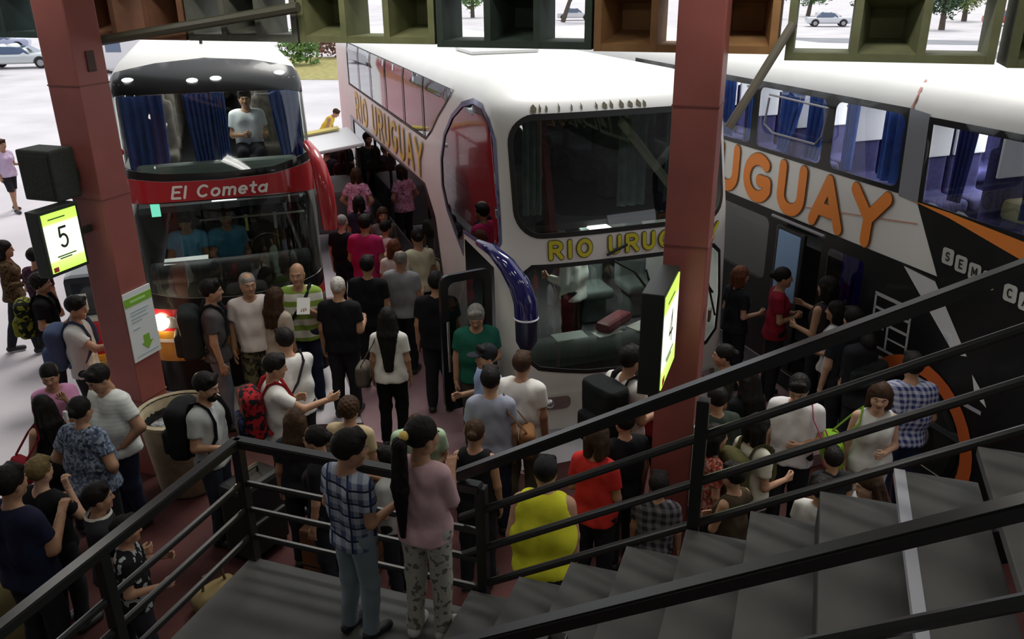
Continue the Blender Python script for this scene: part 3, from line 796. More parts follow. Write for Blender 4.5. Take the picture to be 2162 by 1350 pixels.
# ================================================================== bus with the red front
def bus_red():
    sf = Surf(2.12, 15, .45, 3.0, [(0, .05), (.9, 0), (1.6, .03), (2.7, .10), (2.9, .12), (3.6, .35), (4, .5)], 3.8, 4.2, .35, .9)
    root = empty('coach_bus', ET*-.08+EL*9.95, -BUSY)
    tag(root, 'double-deck coach with red front, yellow bumper and black brow, nearest the lit bay sign 5', 'bus', 'double-deck coaches')
    up = [(-1.18, 3.03), (-.6, 2.965), (0, 2.945), (.6, 2.965), (1.18, 3.09), (1.22, 3.3), (1.18, 3.72), (.9, 3.78), (0, 3.80), (-.9, 3.80), (-1.18, 3.76), (-1.22, 3.3)]
    lo = [(-1.16, 1.62), (-.6, 1.52), (0, 1.48), (.6, 1.52), (1.16, 1.62), (1.2, 2.1), (1.16, 2.62), (0, 2.64), (-1.16, 2.64), (-1.2, 2.1)]
    side = [rrect(sg*a, sg*(a+1.35), 2.95, 3.7, .1) if sg > 0 else rrect(-(a+1.35), -a, 2.95, 3.7, .1) for sg in (1, -1) for a in (1.7, 3.2, 4.7, 6.2, 7.7, 9.2)]
    coach_shell(root, sf, W_PAINT, [up, lo]+side)
    for sg in (-1, 1):
        q = [(sg*1.45, .5), (sg*14.8, .5), (sg*14.8, 3.76), (sg*1.45, 3.76)]
        patch('red_side', sf, REDP, root, q if sg > 0 else q[::-1], [p for p in side if p[0][0]*sg > 0], off=.004, st=.25)
    window(root, sf, up, G_DK, .0, name='upper_windshield'); window(root, sf, lo, G_DK, .0, name='lower_windshield')
    for p in side: window(root, sf, p, G_DARK, .03, name='side_window')
    patch('brow_panel', sf, BLACKP, root, [(-1.28, 2.9), (-1.28, 3.9), (-1.1, 4.0), (-.6, 4.10), (0, 4.15), (.6, 4.10), (1.1, 3.99), (1.28, 3.86), (1.28, 2.95), (1.18, 2.98), (.6, 2.89), (0, 2.87), (-.6, 2.885), (-1.2, 2.94)], [up], off=.006, st=.1)
    patch('red_band', sf, REDP, root, [(-1.3, 2.63), (-.6, 2.655), (0, 2.655), (.6, 2.655), (1.3, 2.6), (1.3, 2.93), (1.18, 2.975), (.6, 2.885), (0, 2.865), (-.6, 2.88), (-1.2, 2.935), (-1.3, 2.9)], off=.012, st=.09)
    surf_text(sf, root, 'El Cometa', -.56, .49, 2.695, .125, .0135, mat('letter_white', (.8, .78, .72), .4), shear=.25, off=.018, gap=.12)
    patch('pillar_trim', sf, BLACKP, root, [(-1.3, 1.45), (-1.0, 1.4), (0, 1.38), (1.0, 1.42), (1.3, 1.5), (1.3, 2.62), (0, 2.66), (-1.3, 2.65)], [lo], off=.008, st=.1)
    patch('red_panel', sf, REDP, root, [(-1.6, 1.12), (0, 1.12), (1.6, 1.12), (1.6, 1.6), (1.3, 1.5), (1.0, 1.415), (0, 1.375), (-1.0, 1.395), (-1.3, 1.45), (-1.6, 1.5)], off=.012, st=.1)
    patch('yellow_bumper', sf, YELP, root, [(-1.6, .74), (1.6, .74), (1.6, 1.12), (-1.6, 1.12)], off=.03, st=.1)
    patch('skirt_panel', sf, BLACKP, root, [(-1.6, .3), (1.6, .3), (1.6, .74), (-1.6, .74)], off=.01, st=.12)
    for s in (-1, 1):
        hl = [(s*.62, 1.17), (s*1.08, 1.15), (s*1.12, 1.33), (s*.66, 1.30)]
        if s < 0: hl = hl[::-1]
        h = patch('headlamp', sf, CHROME, root, hl, off=.022, st=.05)
        c = sf.P(s*.90, 1.24, .035); mb = MB(); bmesh.ops.create_uvsphere(mb.bm, u_segments=16, v_segments=10, radius=.10, matrix=Matrix.Translation(c)); mb.build('bulb_lens', HEADL if s < 0 else CHROME, h, smooth=True)
        st = [(s*.70, .985), (s*1.0, .985), (s*1.0, 1.03), (s*.70, 1.03)]
        patch('bumper_strip', sf, mat('strip_white', (.85, .82, .75), .3), root, st if s > 0 else st[::-1], off=.036, st=.05)
    for a, v in ((-.86, 3.93), (-.16, 3.91), (.10, 3.92), (.84, 3.94)):
        mb = MB(); c = sf.P(a, v, .012); bmesh.ops.create_uvsphere(mb.bm, u_segments=16, v_segments=8, radius=1.0, matrix=Matrix.Translation(c) @ Matrix.Diagonal((.062, .03, .024, 1))); mb.build('marker_lamp', LAMP, root, smooth=True)
    # roof hatch and red roof vents
    mb = MB(); mb.box((.35, 3.6, 4.23), (.9, 1.3, .05), bev=.02); mb.build('roof_hatch', mat('hatch_grey', (.42, .44, .47), .5), root)
    for x, y in ((-.45, 4.6), (.75, 6.2)):
        mb = MB(); mb.box((x, y, 4.24), (.22, .4, .05), bev=.02); mb.build('roof_vent', mat('roof_vent_red', (.4, .12, .14), .5), root)
    mb = MB(); mb.tube([(-.02, 2.3, 4.2), (-.02, 2.25, 4.32)], .02); mb.build('aerial', RUBBER, root)
    # mirror on a red arm, right hand side of the front
    mb = MB(); mb.tube([(1.02, .35, 3.16), (1.06, .08, 3.10), (1.09, -.10, 2.98), (1.12, -.18, 2.75), (1.135, -.22, 2.5), (1.135, -.22, 2.26)], [.05, .065, .085, .10, .10, .085], seg=14); m = mb.build('mirror_arm', REDP, root, smooth=True)
    mb = MB(); mb.box((1.135, -.125, 2.45), (.15, .02, .38), bev=.01); mb.build('mirror_glass', mat('mirror', (.6, .6, .62), .05, metal=1.0), m)
    mb = MB(); mb.tube([(-1.02, .35, 3.22), (-1.16, .08, 3.14), (-1.22, -.12, 2.9), (-1.24, -.2, 2.6)], [.05, .06, .08, .07], seg=12); mb.build('mirror_arm', REDP, root, smooth=True)
    decks(root, sf, 1.0, 2.42, rows=8, sm=SEATK)
    for x0, x1, t in ((-.98, -.52, (.0, .95)), (-.30, -.02, (.25, .95)), (.0, .16, (.1, .9)), (.66, 1.0, (.35, 1.0))):
        curtain(root, x0, x1, .74, 2.8, 3.76, CURT, folds=5, tie=t)
    mb = MB(); mb.box((0, .50, 2.79), (1.80, .20, .44), bev=.05); mb.build('upper_shelf', mat('shelf_green', (.30, .36, .33), .5), root)
    mb = MB(); mb.tube([(-.9, .40, 1.74), (-.45, .30, 1.76), (0, .28, 1.76), (.45, .30, 1.76), (.9, .40, 1.74)], .13, seg=12); mb.box((0, .5, 1.55), (1.8, .3, .35), bev=.05); mb.build('dashboard', mat('dash', (.03, .03, .032), .6), root, smooth=True)
    mb = MB(); mb.tube([(.45+.2*math.cos(a), .68-.06*math.sin(a), 1.86+.18*math.sin(a)) for a in [2*math.pi*i/20 for i in range(21)]], .016, seg=8, cap=False); mb.build('steering_wheel', RUBBER, root, smooth=True)
    mb = MB(); mb.box((-.35, .2, 2.55), (.1, .03, .16)); mb.build('ceiling_lamp', mat('green_lamp', (.1, .5, .4), .4, emit=(.25, .9, .65), es=1.2), root, loc=(-.42, .3, -.06))
    mb = MB(); mb.box((.3, .25, 2.38), (1.2, .02, .02)); mb.build('sun_visor_rail', CHROME, root)
    for x, c in ((.22, (.5, .5, .12)), (.55, (.55, .55, .5))):
        mb = MB(); mb.box((x, .26, 2.3), (.035, .02, .2), bev=.005); mb.build('hanging_pennant', mat('pennant_%.2f' % x, c, .7), root)
    for x in (-.5, -.08, .5): seat(root, x, 1.25, 1.0, SEATK)
    for x in (-.95, .95):
        for y in (2.4, 8.5, 9.8): wheel(root, x, y)
    return root, sf

# ================================================================== white bus in the middle
def bus_white():
    sf = Surf(2.8, 12, .5, 3.4, [(0, .05), (.9, 0), (2.1, .08), (2.5, .12), (3.7, .40)], 3.62, 3.95, .35, 1.0)
    root = empty('coach_bus', ET*4.05+EL*7.85, -BUSY)
    tag(root, 'white double-deck coach with yellow lettering and navy drop mirror, between the two other coaches', 'bus', 'double-deck coaches')
    up = rrect(-1.23, 1.23, 2.46, 3.60, .24, 7)
    lo = [(-1.2, 1.08), (-1.05, .96), (-.5, .86), (0, .83), (.5, .86), (1.05, .96), (1.2, 1.08), (1.24, 1.5), (1.2, 2.0), (1.1, 2.08), (-1.1, 2.08), (-1.2, 2.0), (-1.24, 1.5)]
    oval = [(-1.47, 3.4), (-1.55, 3.58), (-1.75, 3.67), (-2.1, 3.68), (-2.6, 3.60), (-3.15, 3.40), (-3.62, 3.12), (-3.88, 2.78), (-3.90, 2.45), (-3.7, 2.2), (-3.35, 2.0), (-3.0, 1.80), (-2.95, 2.1), (-1.62, 2.2), (-1.5, 2.35)]
    door = [(-2.9, .38), (-1.7, .38), (-1.7, 2.0), (-2.9, 2.0)]
    ups = [(-11.6, 2.93), (-4.75, 2.93), (-4.35, 3.1), (-3.9, 3.35), (-3.3, 3.62), (-3.05, 3.72), (-11.6, 3.72)]
    lows = [(-11.4, 1.0), (-5.0, 1.0), (-4.55, 1.25), (-4.5, 1.7), (-5.0, 2.2), (-11.4, 2.2)]
    right = [rrect(a, a+1.35, 2.95, 3.65, .1) for a in (2.0, 3.5, 5.0, 6.5, 8.0, 9.5)]
    coach_shell(root, sf, W_PAINT, [up, lo, oval, door, ups, lows]+right)
    window(root, sf, up, G_DK, .055, name='upper_windshield'); window(root, sf, lo, G_DK, .05, name='lower_windshield')
    w = window(root, sf, oval, glass('glass_corner', (.32, .33, .36), .16), .05, mat('seal_blue', (.10, .11, .26), .3), name='corner_window')
    mb = MB(); 
    for a, v in ((-1.55, 2.2), ): pass
    patch('corner_bar', sf, BLACKP, w, [(-3.86, 2.62), (-3.7, 2.45), (-1.6, 2.42), (-1.6, 2.56), (-3.6, 2.64)], off=-.03)
    patch('corner_post', sf, RUBBER, w, [(-2.62, 2.05), (-2.52, 2.05), (-2.52, 3.6), (-2.62, 3.58)], off=-.02)
    window(root, sf, ups, G_REFL, .03, name='upper_side_window'); window(root, sf, lows, G_DARK, .03, name='lower_side_window')
    for a in (-10.3, -9.0, -7.6, -6.2, -4.9):
        patch('window_pillar', sf, mat('pillar_brown', (.10, .06, .05), .4), root, [(a, 2.93), (a+.07, 2.93), (a+.07, 3.72), (a, 3.72)], off=.003)
    for p in right: window(root, sf, p, G_SIDE, .03, name='side_window')
    patch('lower_side_panel', sf, BLACKP, root, [(-11.8, .32), (-4.1, .32), (-4.05, 1.0), (-4.4, 1.9), (-4.95, 2.26), (-11.8, 2.26)], [grow(lows, .03)], off=.005, st=.2)
    surf_text(sf, root, 'RIO URUGUAY', -10.9, -4.95, 2.34, .46, .045, mat('letter_gold', (.80, .56, .05), .4), mat('gold_edge', (.70, .66, .50), .5), off=.010, gap=.2, name='side_lettering')
    surf_text(sf, root, 'RIO URUGUAY', -.93, 1.16, 2.19, .165, .021, YELL, OLV, off=.014, gap=.24, dr=.011)
    # traces left by removed letters above the upper windshield
    mk = mat('old_glue', (.10, .085, .045), .8, var=.4, scale=60)
    rr = random.Random(3)
    for i, a in enumerate((-1.02, -.93, -.86, -.72, -.58, -.47, -.30, -.22, -.13, -.02, .08, .18, .26)):
        wd = (.06, .02, .02, .015, .015, .015, .02, .05, .03, .045, .05, .05, .03)[i]
        patch('glue_mark', sf, mk, root, [(a, 3.66+rr.random()*.03), (a+wd, 3.665), (a+wd+.01, 3.70), (a+wd*.6, 3.725+rr.random()*.02), (a+.005, 3.71)], off=.008, st=.04)
    # bumper and grille
    patch('bumper', sf, CREAM, root, [(-1.55, .16), (1.55, .16), (1.55, .62), (-1.55, .62)], off=.05, st=.1)
    patch('grille', sf, mat('grille_dark', (.10, .105, .11), .5), root, rrect(-.5, .5, .66, .76, .03), off=.012, st=.06)
    for s in (-1, 1):
        hl = rrect(s*.95-.24, s*.95+.24, .44, .60, .06); h = patch('headlamp', sf, CHROME, root, hl, off=.07, st=.05)
        c = sf.P(s*.95, .52, .065); mb = MB(); bmesh.ops.create_uvsphere(mb.bm, u_segments=14, v_segments=8, radius=.06, matrix=Matrix.Translation(c)); mb.build('bulb_lens', CHROME, h, smooth=True)
    for s, a in ((-1, -.2), (1, .55)):
        mb = MB(); mb.tube([sf.P(a, 2.10, .03), sf.P(a+.25, 1.95, .03), sf.P(a+.55, 1.55, .03)], .014, seg=6); mb.tube([sf.P(a+.4, 1.95, .02), sf.P(a+.62, 1.25, .02)], .012, seg=6); mb.build('wiper', RUBBER, root)
    mb = MB(); mb.tube([sf.P(-.28, 2.17, .03), sf.P(-.05, 2.27, .06)], .016, seg=6); mb.build('wiper_stub', RUBBER, root)
    # roof hatch, roof dome seam
    mb = MB(); mb.box((-.1, 4.4, 3.985), (1.0, .9, .05), bev=.02); mb.build('roof_hatch', mat('hatch_white', (.7, .7, .68), .4), root)
    # navy drop mirror
    pts = [(-1.62, .40, 2.36), (-1.58, .05, 2.38), (-1.50, -.18, 2.28), (-1.41, -.29, 2.10), (-1.36, -.33, 1.92), (-1.35, -.33, 1.74)]
    mb = MB(); mb.tube(pts, [.04, .065, .09, .11, .12, .12], seg=16); m = mb.build('mirror_arm', NAVY, root, smooth=True)
    mb = MB(); mb.tube([(-1.35, -.33, 1.74), (-1.35, -.33, 1.48), (-1.35, -.33, 1.40)], [.118, .11, .07], seg=16); mb.build('mirror_housing', mat('navy_dull', (.012, .012, .035), .35), m, smooth=True)
    mb = MB(); mb.lathe([(.122, -.012), (.132, 0), (.122, .012)], 24, (-1.35, -.33, 1.74)); mb.build('mirror_ring', mat('ring_white', (.6, .6, .65), .3), m, smooth=True)
    # open front door, leaf swung out ahead of the doorway
    M = Matrix.Translation((-1.45, .55, 0)) @ Matrix.Rotation(R(10), 4, 'Z')
    mb = MB(); out = rrect(-.62, 0, .40, 2.02, .10); inn = rrect(-.53, -.09, .60, 1.93, .08)
    n = len(out); vo = [mb.bm.verts.new((p[0], -.02, p[1])) for p in out]; vi = [mb.bm.verts.new((p[0], -.02, p[1])) for p in inn]
    for i in range(n): mb.bm.faces.new((vo[i], vo[(i+1) % n], vi[(i+1) % n], vi[i]))
    r = bmesh.ops.extrude_face_region(mb.bm, geom=mb.bm.faces[:]); 
    for v in r['geom']:
        if isinstance(v, bmesh.types.BMVert): v.co.y += .05
    d = mb.build('door', BLACKP, root, M=M)
    mb = MB(); mb.bm.faces.new([mb.bm.verts.new((p[0], .005, p[1])) for p in inn]); mb.build('door_glass', glass('glass_door', (.3, .34, .34), .06), d, M=M)
    mb = MB(); mb.tube([M @ Vector((-.56, -.05, .9)), M @ Vector((-.56, -.05, 1.5))], .015); mb.build('door_handle', CHROME, d)
    for k in range(3):
        mb = MB(); mb.box((-1.1, 1.1, .2+.2*k), (.5-.15*k, 1.0, .2)); mb.build('door_step', DECK, root, loc=(.12*k, 0, 0))
    decks(root, sf, .78, 2.32, rows=9, sm=mat('seat_dark', (.05, .06, .065), .9, var=.3, scale=16))
    mb = MB(); mb.tube([(-1.1, .45, .98), (-.5, .34, 1.0), (0, .32, 1.0), (.5, .34, 1.0), (1.1, .45, .98)], .12, seg=12); mb.box((0, .6, .85), (2.2, .3, .3), bev=.05); mb.build('dashboard', mat('dash_green', (.10, .12, .11), .6), root, smooth=True)
    for x0, x1 in ((-1.0, -.78), (.15, .5), (.75, 1.15)):
        curtain(root, x0, x1, .75, 2.5, 3.58, mat('curtain_sage', (.12, .18, .165), .85, var=.2, scale=8), folds=3)
    mb = MB(); mb.tube([(.1, .62, 3.5), (.95, .60, 2.5)], .05, seg=8); mb.build('blind_pole', mat('blind_beige', (.35, .35, .26), .6), root)
    mb = MB(); mb.tube([(.82+.22*math.cos(a), .85-.08*math.sin(a), 1.18+.2*math.sin(a)) for a in [2*math.pi*i/20 for i in range(21)]], .018, seg=8, cap=False); mb.build('steering_wheel', RUBBER, root, smooth=True)
    for x in (.22, .85): seat(root, x, 1.5, .78, mat('seat_pale', (.075, .10, .095), .8, var=.1))
    for x, y in ((-1.2, 3.3), (1.2, 3.3), (-1.2, 9.3), (1.2, 9.3)): wheel(root, x, y)
    return root, sf

# ================================================================== bus on the right, seen along its door side
def bus_orange():
    sf = Surf(2.65, 13, .6, 3.4, [(0, 0), (4, .4)], 3.7, 4.0, .3, .8)
    root = empty('coach_bus', ET*7.62+EL*3.9, -BUSY)
    tag(root, 'double-deck coach with big orange letters on white and black side, behind the stairs', 'bus', 'double-deck coaches')
    WV0, WV1 = 2.99, 3.70
    A = rrect(-9.3, -6.34, WV0, WV1, .08); B = rrect(-6.2, -4.95, WV0, WV1, .08); Cc = rrect(-4.78, -3.66, WV0, WV1, .10); D = [(-3.28, 2.93), (-1.75, 2.90), (-1.5, 3.1), (-1.45, 3.5), (-1.6, 3.66), (-3.28, 3.66)]
    door = [(-5.5, .36), (-4.72, .36), (-4.72, 2.16), (-5.5, 2.16)]
    lw = rrect(-4.6, -3.98, 1.36, 2.12, .06); lr = rrect(-9.0, -5.75, 1.35, 2.16, .1)
    arch = [(-3.0+.66*math.cos(R(a)), .60+.66*math.sin(R(a))) for a in range(-24, 205, 12)]
    opp = [[(-a, b) for a, b in reversed(p)] for p in (A, B, Cc, D)]
    front = rrect(-1.1, 1.1, 2.5, 3.5, .2); frl = rrect(-1.1, 1.1, 1.0, 2.0, .15)
    coach_shell(root, sf, W_PAINT, [A, B, Cc, D, door, lw, lr, front, frl, arch]+opp)
    for p in (A, B, Cc): window(root, sf, p, G_SIDE, .0)
    window(root, sf, D, G_SIDE, .0, name='front_side_window'); window(root, sf, lw, G_SIDE, .0, name='lower_window'); window(root, sf, lr, glass('glass_rearlow', (.3, .34, .4), .25), .0, name='lower_window')
    for p in opp: window(root, sf, p, G_SIDE, .02, name='far_window')
    window(root, sf, front, G_DARK, .05, name='upper_windshield'); window(root, sf, frl, G_DARK, .05, name='lower_windshield')
    patch('window_band', sf, BLACKP, root, [(-9.6, 2.94), (-3.62, 2.94), (-3.62, 3.76), (-9.6, 3.76)], [A, B, Cc], off=.005, st=.2)
    patch('front_window_band', sf, BLACKP, root, [(-3.34, 2.90), (-1.7, 2.86), (-1.4, 3.1), (-1.36, 3.5), (-1.55, 3.72), (-3.34, 3.72)], [D], off=.005)
    patch('silver_pillar', sf, mat('silver_paint', (.30, .31, .34), .3, metal=.3), root, [(-3.62, 2.92), (-3.34, 2.9), (-3.34, 3.74), (-3.62, 3.76)], off=.007)
    seam = patch('roof_seam', sf, mat('seam_orange', (.55, .25, .2), .5), root, [(-3.62, 3.76), (-3.58, 3.76), (-3.42, 4.1), (-3.46, 4.1)], off=.006)
    dark = [(-9.6, .34), (-1.45, .34), (-1.5, 2.9), (-3.36, 2.93), (-2.95, 2.28), (-9.6, 2.28)]
    patch('dark_side_panel', sf, BLACKP, root, dark, [door, lw, lr, arch], off=.006, st=.2)
    SIDEW = mat('side_white', (.70, .70, .72), .3)
    patch('white_slash', sf, SIDEW, root, [(-3.42, 2.27), (-2.97, 2.24), (-2.45, 1.66), (-2.60, 1.62)], off=.012)
    patch('white_slash', sf, SIDEW, root, [(-2.36, 1.52), (-2.22, 1.40), (-2.15, 1.28), (-2.3, 1.34)], off=.012)
    patch('slash_seam', sf, RUBBER, root, [(-3.45, 2.26), (-2.95, 2.23), (-2.95, 2.25), (-3.45, 2.28)], off=.014)
    patch('orange_stripe', sf, ORAN, root, [(-3.4, 2.915), (-2.9, 2.86), (-2.0, 2.70), (-1.6, 2.62), (-1.58, 2.84), (-2.0, 2.86), (-2.9, 2.91)], off=.012)
    patch('thin_line', sf, mat('pale_orange', (.6, .3, .22), .5), root, [(-5.35, 2.42), (-3.3, 2.70), (-3.3, 2.715), (-5.35, 2.435)], off=.009)
    surf_text(sf, root, 'URUGUAY', -8.35, -3.72, 2.355, .50, .072, ORAN, ORED, off=.016, gap=.18, dr=.012)
    # small tiles with letters on the dark panel
    tl = mat('tile_white', (.55, .55, .52), .4)
    for i, (a, v, ch) in enumerate(((-2.92, 2.50, 'S'), (-2.75, 2.475, 'E'), (-2.58, 2.45, 'M'), (-2.41, 2.425, 'I'), (-2.16, 2.385, 'C'), (-1.99, 2.36, 'A'), (-1.82, 2.335, 'M'), (-1.65, 2.31, 'A'))):
        o = patch('letter_tile', sf, tl, root, rrect(a, a+.145, v-.07, v+.085, .03), off=.012, st=.06)
        st, w = strokes(ch, .075); lettering('tile_letter', RUBBER, o, [[(x, y) for x, y in q] for q in st], .0075, lambda x, y, o, a=a, v=v, w=w: sf.P(a+.072-w/2+x, v-.03+y, .016+o))
    grm = mat('grid_grey', (.45, .45, .45), .5)
    for (a, b, c, d) in ((-3.75, -3.2, 1.84, 1.88), (-3.75, -3.2, 1.28, 1.31), (-3.75, -3.72, 1.3, 1.86), (-3.23, -3.2, 1.3, 1.86), (-3.75, -3.2, 1.70, 1.73), (-3.5, -3.2, 1.56, 1.59), (-3.52, -3.49, 1.3, 1.72), (-3.5, -3.2, 1.43, 1.45), (-3.7, -3.56, 1.5, 1.66)):
        patch('vent_grille', sf, grm, root, [(a, c), (b, c), (b, d), (a, d)], off=.012, st=.2)
    patch('sill_strip', sf, mat('sill_grey', (.42, .42, .45), .4), root, [(-3.8, 1.18), (-2.2, 1.18), (-2.2, 1.22), (-3.8, 1.22)], off=.012)
    ring = [(-3.0+.80*math.cos(R(a)), .60+.80*math.sin(R(a))) for a in range(-20, 201, 10)]+[(-3.0+.655*math.cos(R(a)), .60+.655*math.sin(R(a))) for a in range(200, -21, -10)]
    patch('wheel_arch_ring', sf, mat('arch_orange', (.62, .13, .03), .4), root, ring, off=.02, st=.08)
    for p in ((-1.28, 2.0), ): pass
    # mirror bracket on the glass, door rail, open door panel
    mb = MB(); q = [sf.P(-5.95, 3.6, .05), sf.P(-5.93, 3.30, .1), sf.P(-5.75, 3.22, .1), sf.P(-4.95, 3.22, .1), sf.P(-4.85, 3.32, .1), sf.P(-4.85, 3.62, .05), sf.P(-5.95, 3.64, .05)]
    mb.tube(q, .014, seg=6); mb.build('window_bracket', mat('bracket_grey', (.25, .25, .27), .4), root)
    mb = MB(); mb.tube([sf.P(-5.6, 2.25, .08), sf.P(-4.6, 2.25, .08)], .02, seg=8); mb.build('door_rail', mat('bracket_grey', (.25, .25, .27), .4), root)
    mb = MB(); mb.box((-1.40, 4.12, 1.3), (.04, .54, 1.75), bev=.02); d = mb.build('door', BLACKP, root)
    mb = MB(); mb.box((-1.425, 4.12, 1.72), (.012, .42, .82), bev=.01); mb.build('door_glass', mat('door_pane', (.25, .42, .68), .08, spec=.8), d)
    for k in range(3):
        mb = MB(); mb.box((-1.1, 3.95, .2+.2*k), (.4, .6, .2)); mb.build('door_step', DECK, root, loc=(.12*k, 0, 0))
    # interior
    cov = mat('cover_white', (.72, .72, .74), .8)
    decks(root, sf, .8, 2.42, rows=10, y0=.6, sm=SEATB, cov=cov, m=DECK)
    X = -1.20
    for y0, y1, t in ((8.1, 7.7, None), (6.20, 5.84, None), (5.52, 5.31, None), (4.86, 4.42, (0, .45)), (4.34, 3.92, (.0, .6)), (3.12, 2.62, None), (3.70, 3.50, (.2, .9)), (2.17, 1.95, (.0, .7)), (1.38, .5, None)):
        curtain(root, y0, y1, X, 2.98, 3.70, CURT if y0 > 2.5 else CURN, along='y', folds=4, tie=t)
    for y0, y1 in ((8.1, 7.6), (1.0, .5)): curtain(root, y0, y1, -X, 2.98, 3.70, CURT, along='y', folds=4)
    curtain(root, 3.42, 2.90, -1.22, 1.3, 2.12, mat('curtain_royal', (.03, .02, .30), .85, var=.2), along='y', folds=5)
    mb = MB(); mb.box((-.85, 1.62, 2.80), (.4, .45, .55), bev=.05); mb.build('front_console', mat('console_tan', (.40, .37, .20), .6), root)
    for x, y in ((-1.12, 2.0), (1.12, 2.0), (-1.12, 9.6), (1.12, 9.6)): wheel(root, x, y, .55)
    mb = MB(); mb.box((-.75, 2.0, .75), (.9, 1.6, .9)); mb.build('wheel_housing', RUBBER, root)
    return root, sf
B1, S1 = bus_red(); B2, S2 = bus_white(); B3, S3 = bus_orange()
# ------------------------------------------------------------------ building grid: A runs along the platform row, N away from the building
GB = R(109.5)
GA = Vector((math.sin(GB), math.cos(GB), 0)); GN = Vector((-GA.y, GA.x, 0)); PB = Vector((-.196, 3.95, 0))
GROT = math.atan2(GA.y, GA.x)
def AN(a, n, z=0.0): p = PB+GA*a+GN*n; p.z = z; return p
def gbox(mb, a0, a1, n0, n1, z0, z1, bev=0.0):
    mb.box(AN((a0+a1)/2, (n0+n1)/2, (z0+z1)/2), (a1-a0, n1-n0, z1-z0), M=Matrix.Rotation(GROT, 3, 'Z'), bev=bev); return mb
def TLp(t, l, z=0.0): p = ET*t+EL*l; p.z = z; return p

# ---------------- ground
APR = mat('apron_concrete', (.50, .475, .50), .7, var=.14, scale=.35, bump=.15)
RED = mat('platform_red', (.058, .018, .016), .75, var=.35, scale=1.6, bump=.1, spec=.2)
PINK = mat('platform_pink', (.26, .15, .165), .7, var=.2, scale=2.0)
mb = MB(); mb.box((0, 70, -.05), (260, 200, .1)); tag(mb.build('ground', APR), kind='structure')
def slab(name, pts, z, m, th=.02):
    mb = MB(); mb.prism([(p.x, p.y) for p in pts], z-th, z); return tag(mb.build(name, m), kind='structure')
slab('floor_platform', [AN(-5.3, 3.3), AN(-5.5, 1.2), AN(-7.2, -6), AN(9, -8), AN(9, 6.0), TLp(6.2, 7.0), TLp(5.6, 7.4), TLp(2.6, 7.4), TLp(1.3, 9.0)], .012, RED)
slab('floor_boarding_bay', [TLp(5.5, 6.4), TLp(6.25, 6.4), TLp(6.25, 9.9), TLp(5.5, 9.9)], .15, PINK, th=.15)
slab('floor_boarding_strip', [TLp(1.15, 8.6), TLp(2.6, 7.3), TLp(2.6, 13.5), TLp(1.15, 13.5)], .018, PINK)
YC = mat('kerb_yellow', (.55, .50, .26), .6)
mb = MB(); mb.box(TLp(5.88, 9.98, .078), (.75, .16, .156), M=Matrix.Rotation(-BUSY, 3, 'Z'), bev=.01); tag(mb.build('kerb', YC), kind='structure')
# street beyond the yard
ASPH = mat('street_asphalt', (.20, .205, .23), .8, var=.15, scale=.5)
slab('street', [Vector((14, 70, 0)), Vector((44, 58, 0)), Vector((47, 61, 0)), Vector((16, 75, 0))], .01, ASPH)
slab('street_far_lane', [Vector((18, 56, 0)), Vector((44, 48, 0)), Vector((44, 53, 0)), Vector((18, 61, 0))], .012, ASPH)
slab('ground_verge', [Vector((-13.5, 46, 0)), Vector((-7, 45, 0)), Vector((-7, 58, 0)), Vector((-14.5, 59, 0))], .02, mat('dry_grass', (.28, .25, .08), .9, var=.3, scale=3))
# ---------------- building shell: roof over the platforms, rear wall, upper floor slab
WALL = mat('hall_wall', (.42, .40, .38), .8, var=.08, scale=1)
mb = MB(); gbox(mb, -26, 26, -9, 4.3, 6.2, 6.5); tag(mb.build('ceiling', mat('ceiling_concrete', (.34, .33, .32), .8, var=.1, scale=1)), kind='structure')
mb = MB(); gbox(mb, -26, 26, -9.3, -9, 0, 6.5); tag(mb.build('wall_back', WALL), kind='structure')

# ---------------- red columns
COL = mat('column_red', (.25, .072, .060), .5, var=.14, scale=2.2, bump=.08)
def column(label, a, n, w):
    mb = MB(); gbox(mb, a-w/2, a+w/2, n-w/2, n+w/2, 0, 6.2, bev=.012); o = mb.build('column', COL); tag(o, label, 'column', 'red platform columns')
    for z in (.9, 3.05, 4.1):
        mb = MB(); gbox(mb, a-w/2-.004, a+w/2+.004, n-w/2-.004, n+w/2+.004, z, z+.012); mb.build('column_joint', mat('groove_dark', (.15, .042, .036), .6), o)
    return o
cl = column('red square column carrying the lit bay sign 5 and a dark box', -4.93, 2.60, .365)
cr = column('red square column beside the lit bay sign 4, behind the stair rails', .70, 2.78, .335)
mb = MB(); gbox(mb, -4.93+.18, -4.93+.20, 2.55, 2.65, 4.22, 4.40, bev=.01); mb.build('junction_box', mat('box_brown', (.05, .02, .015), .6), cl)
mb = MB(); gbox(mb, .9, .92, 2.70, 2.78, 2.42, 2.52); mb.build('junction_box', mat('box_brown', (.05, .02, .015), .6), cr)

# ---------------- lit bay signs
BOX = mat('sign_box', (.018, .022, .018), .45)
LIT = bpy.data.materials.new('sign_face'); nt, b = nodes(LIT)
tc = nt.nodes.new('ShaderNodeTexCoord'); sp = nt.nodes.new('ShaderNodeSeparateXYZ'); nt.links.new(tc.outputs['Generated'], sp.inputs[0])
cr_ = nt.nodes.new('ShaderNodeValToRGB'); e = cr_.color_ramp.elements
e[0].position = 0; e[0].color = (.50, .78, .10, 1); e[1].position = .17; e[1].color = (.62, .85, .22, 1)
for p, c in ((.22, (.93, 1, .72, 1)), (.78, (.95, 1, .80, 1)), (.84, (.55, .85, .12, 1)), (1.0, (.50, .80, .10, 1))):
    x = e.new(p); x.color = c
nt.links.new(sp.outputs['Z'], cr_.inputs['Fac']); nt.links.new(cr_.outputs['Color'], b.inputs['Emission Color']); b.inputs['Emission Strength'].default_value = 1.15
nt.links.new(cr_.outputs['Color'], b.inputs['Base Color'])
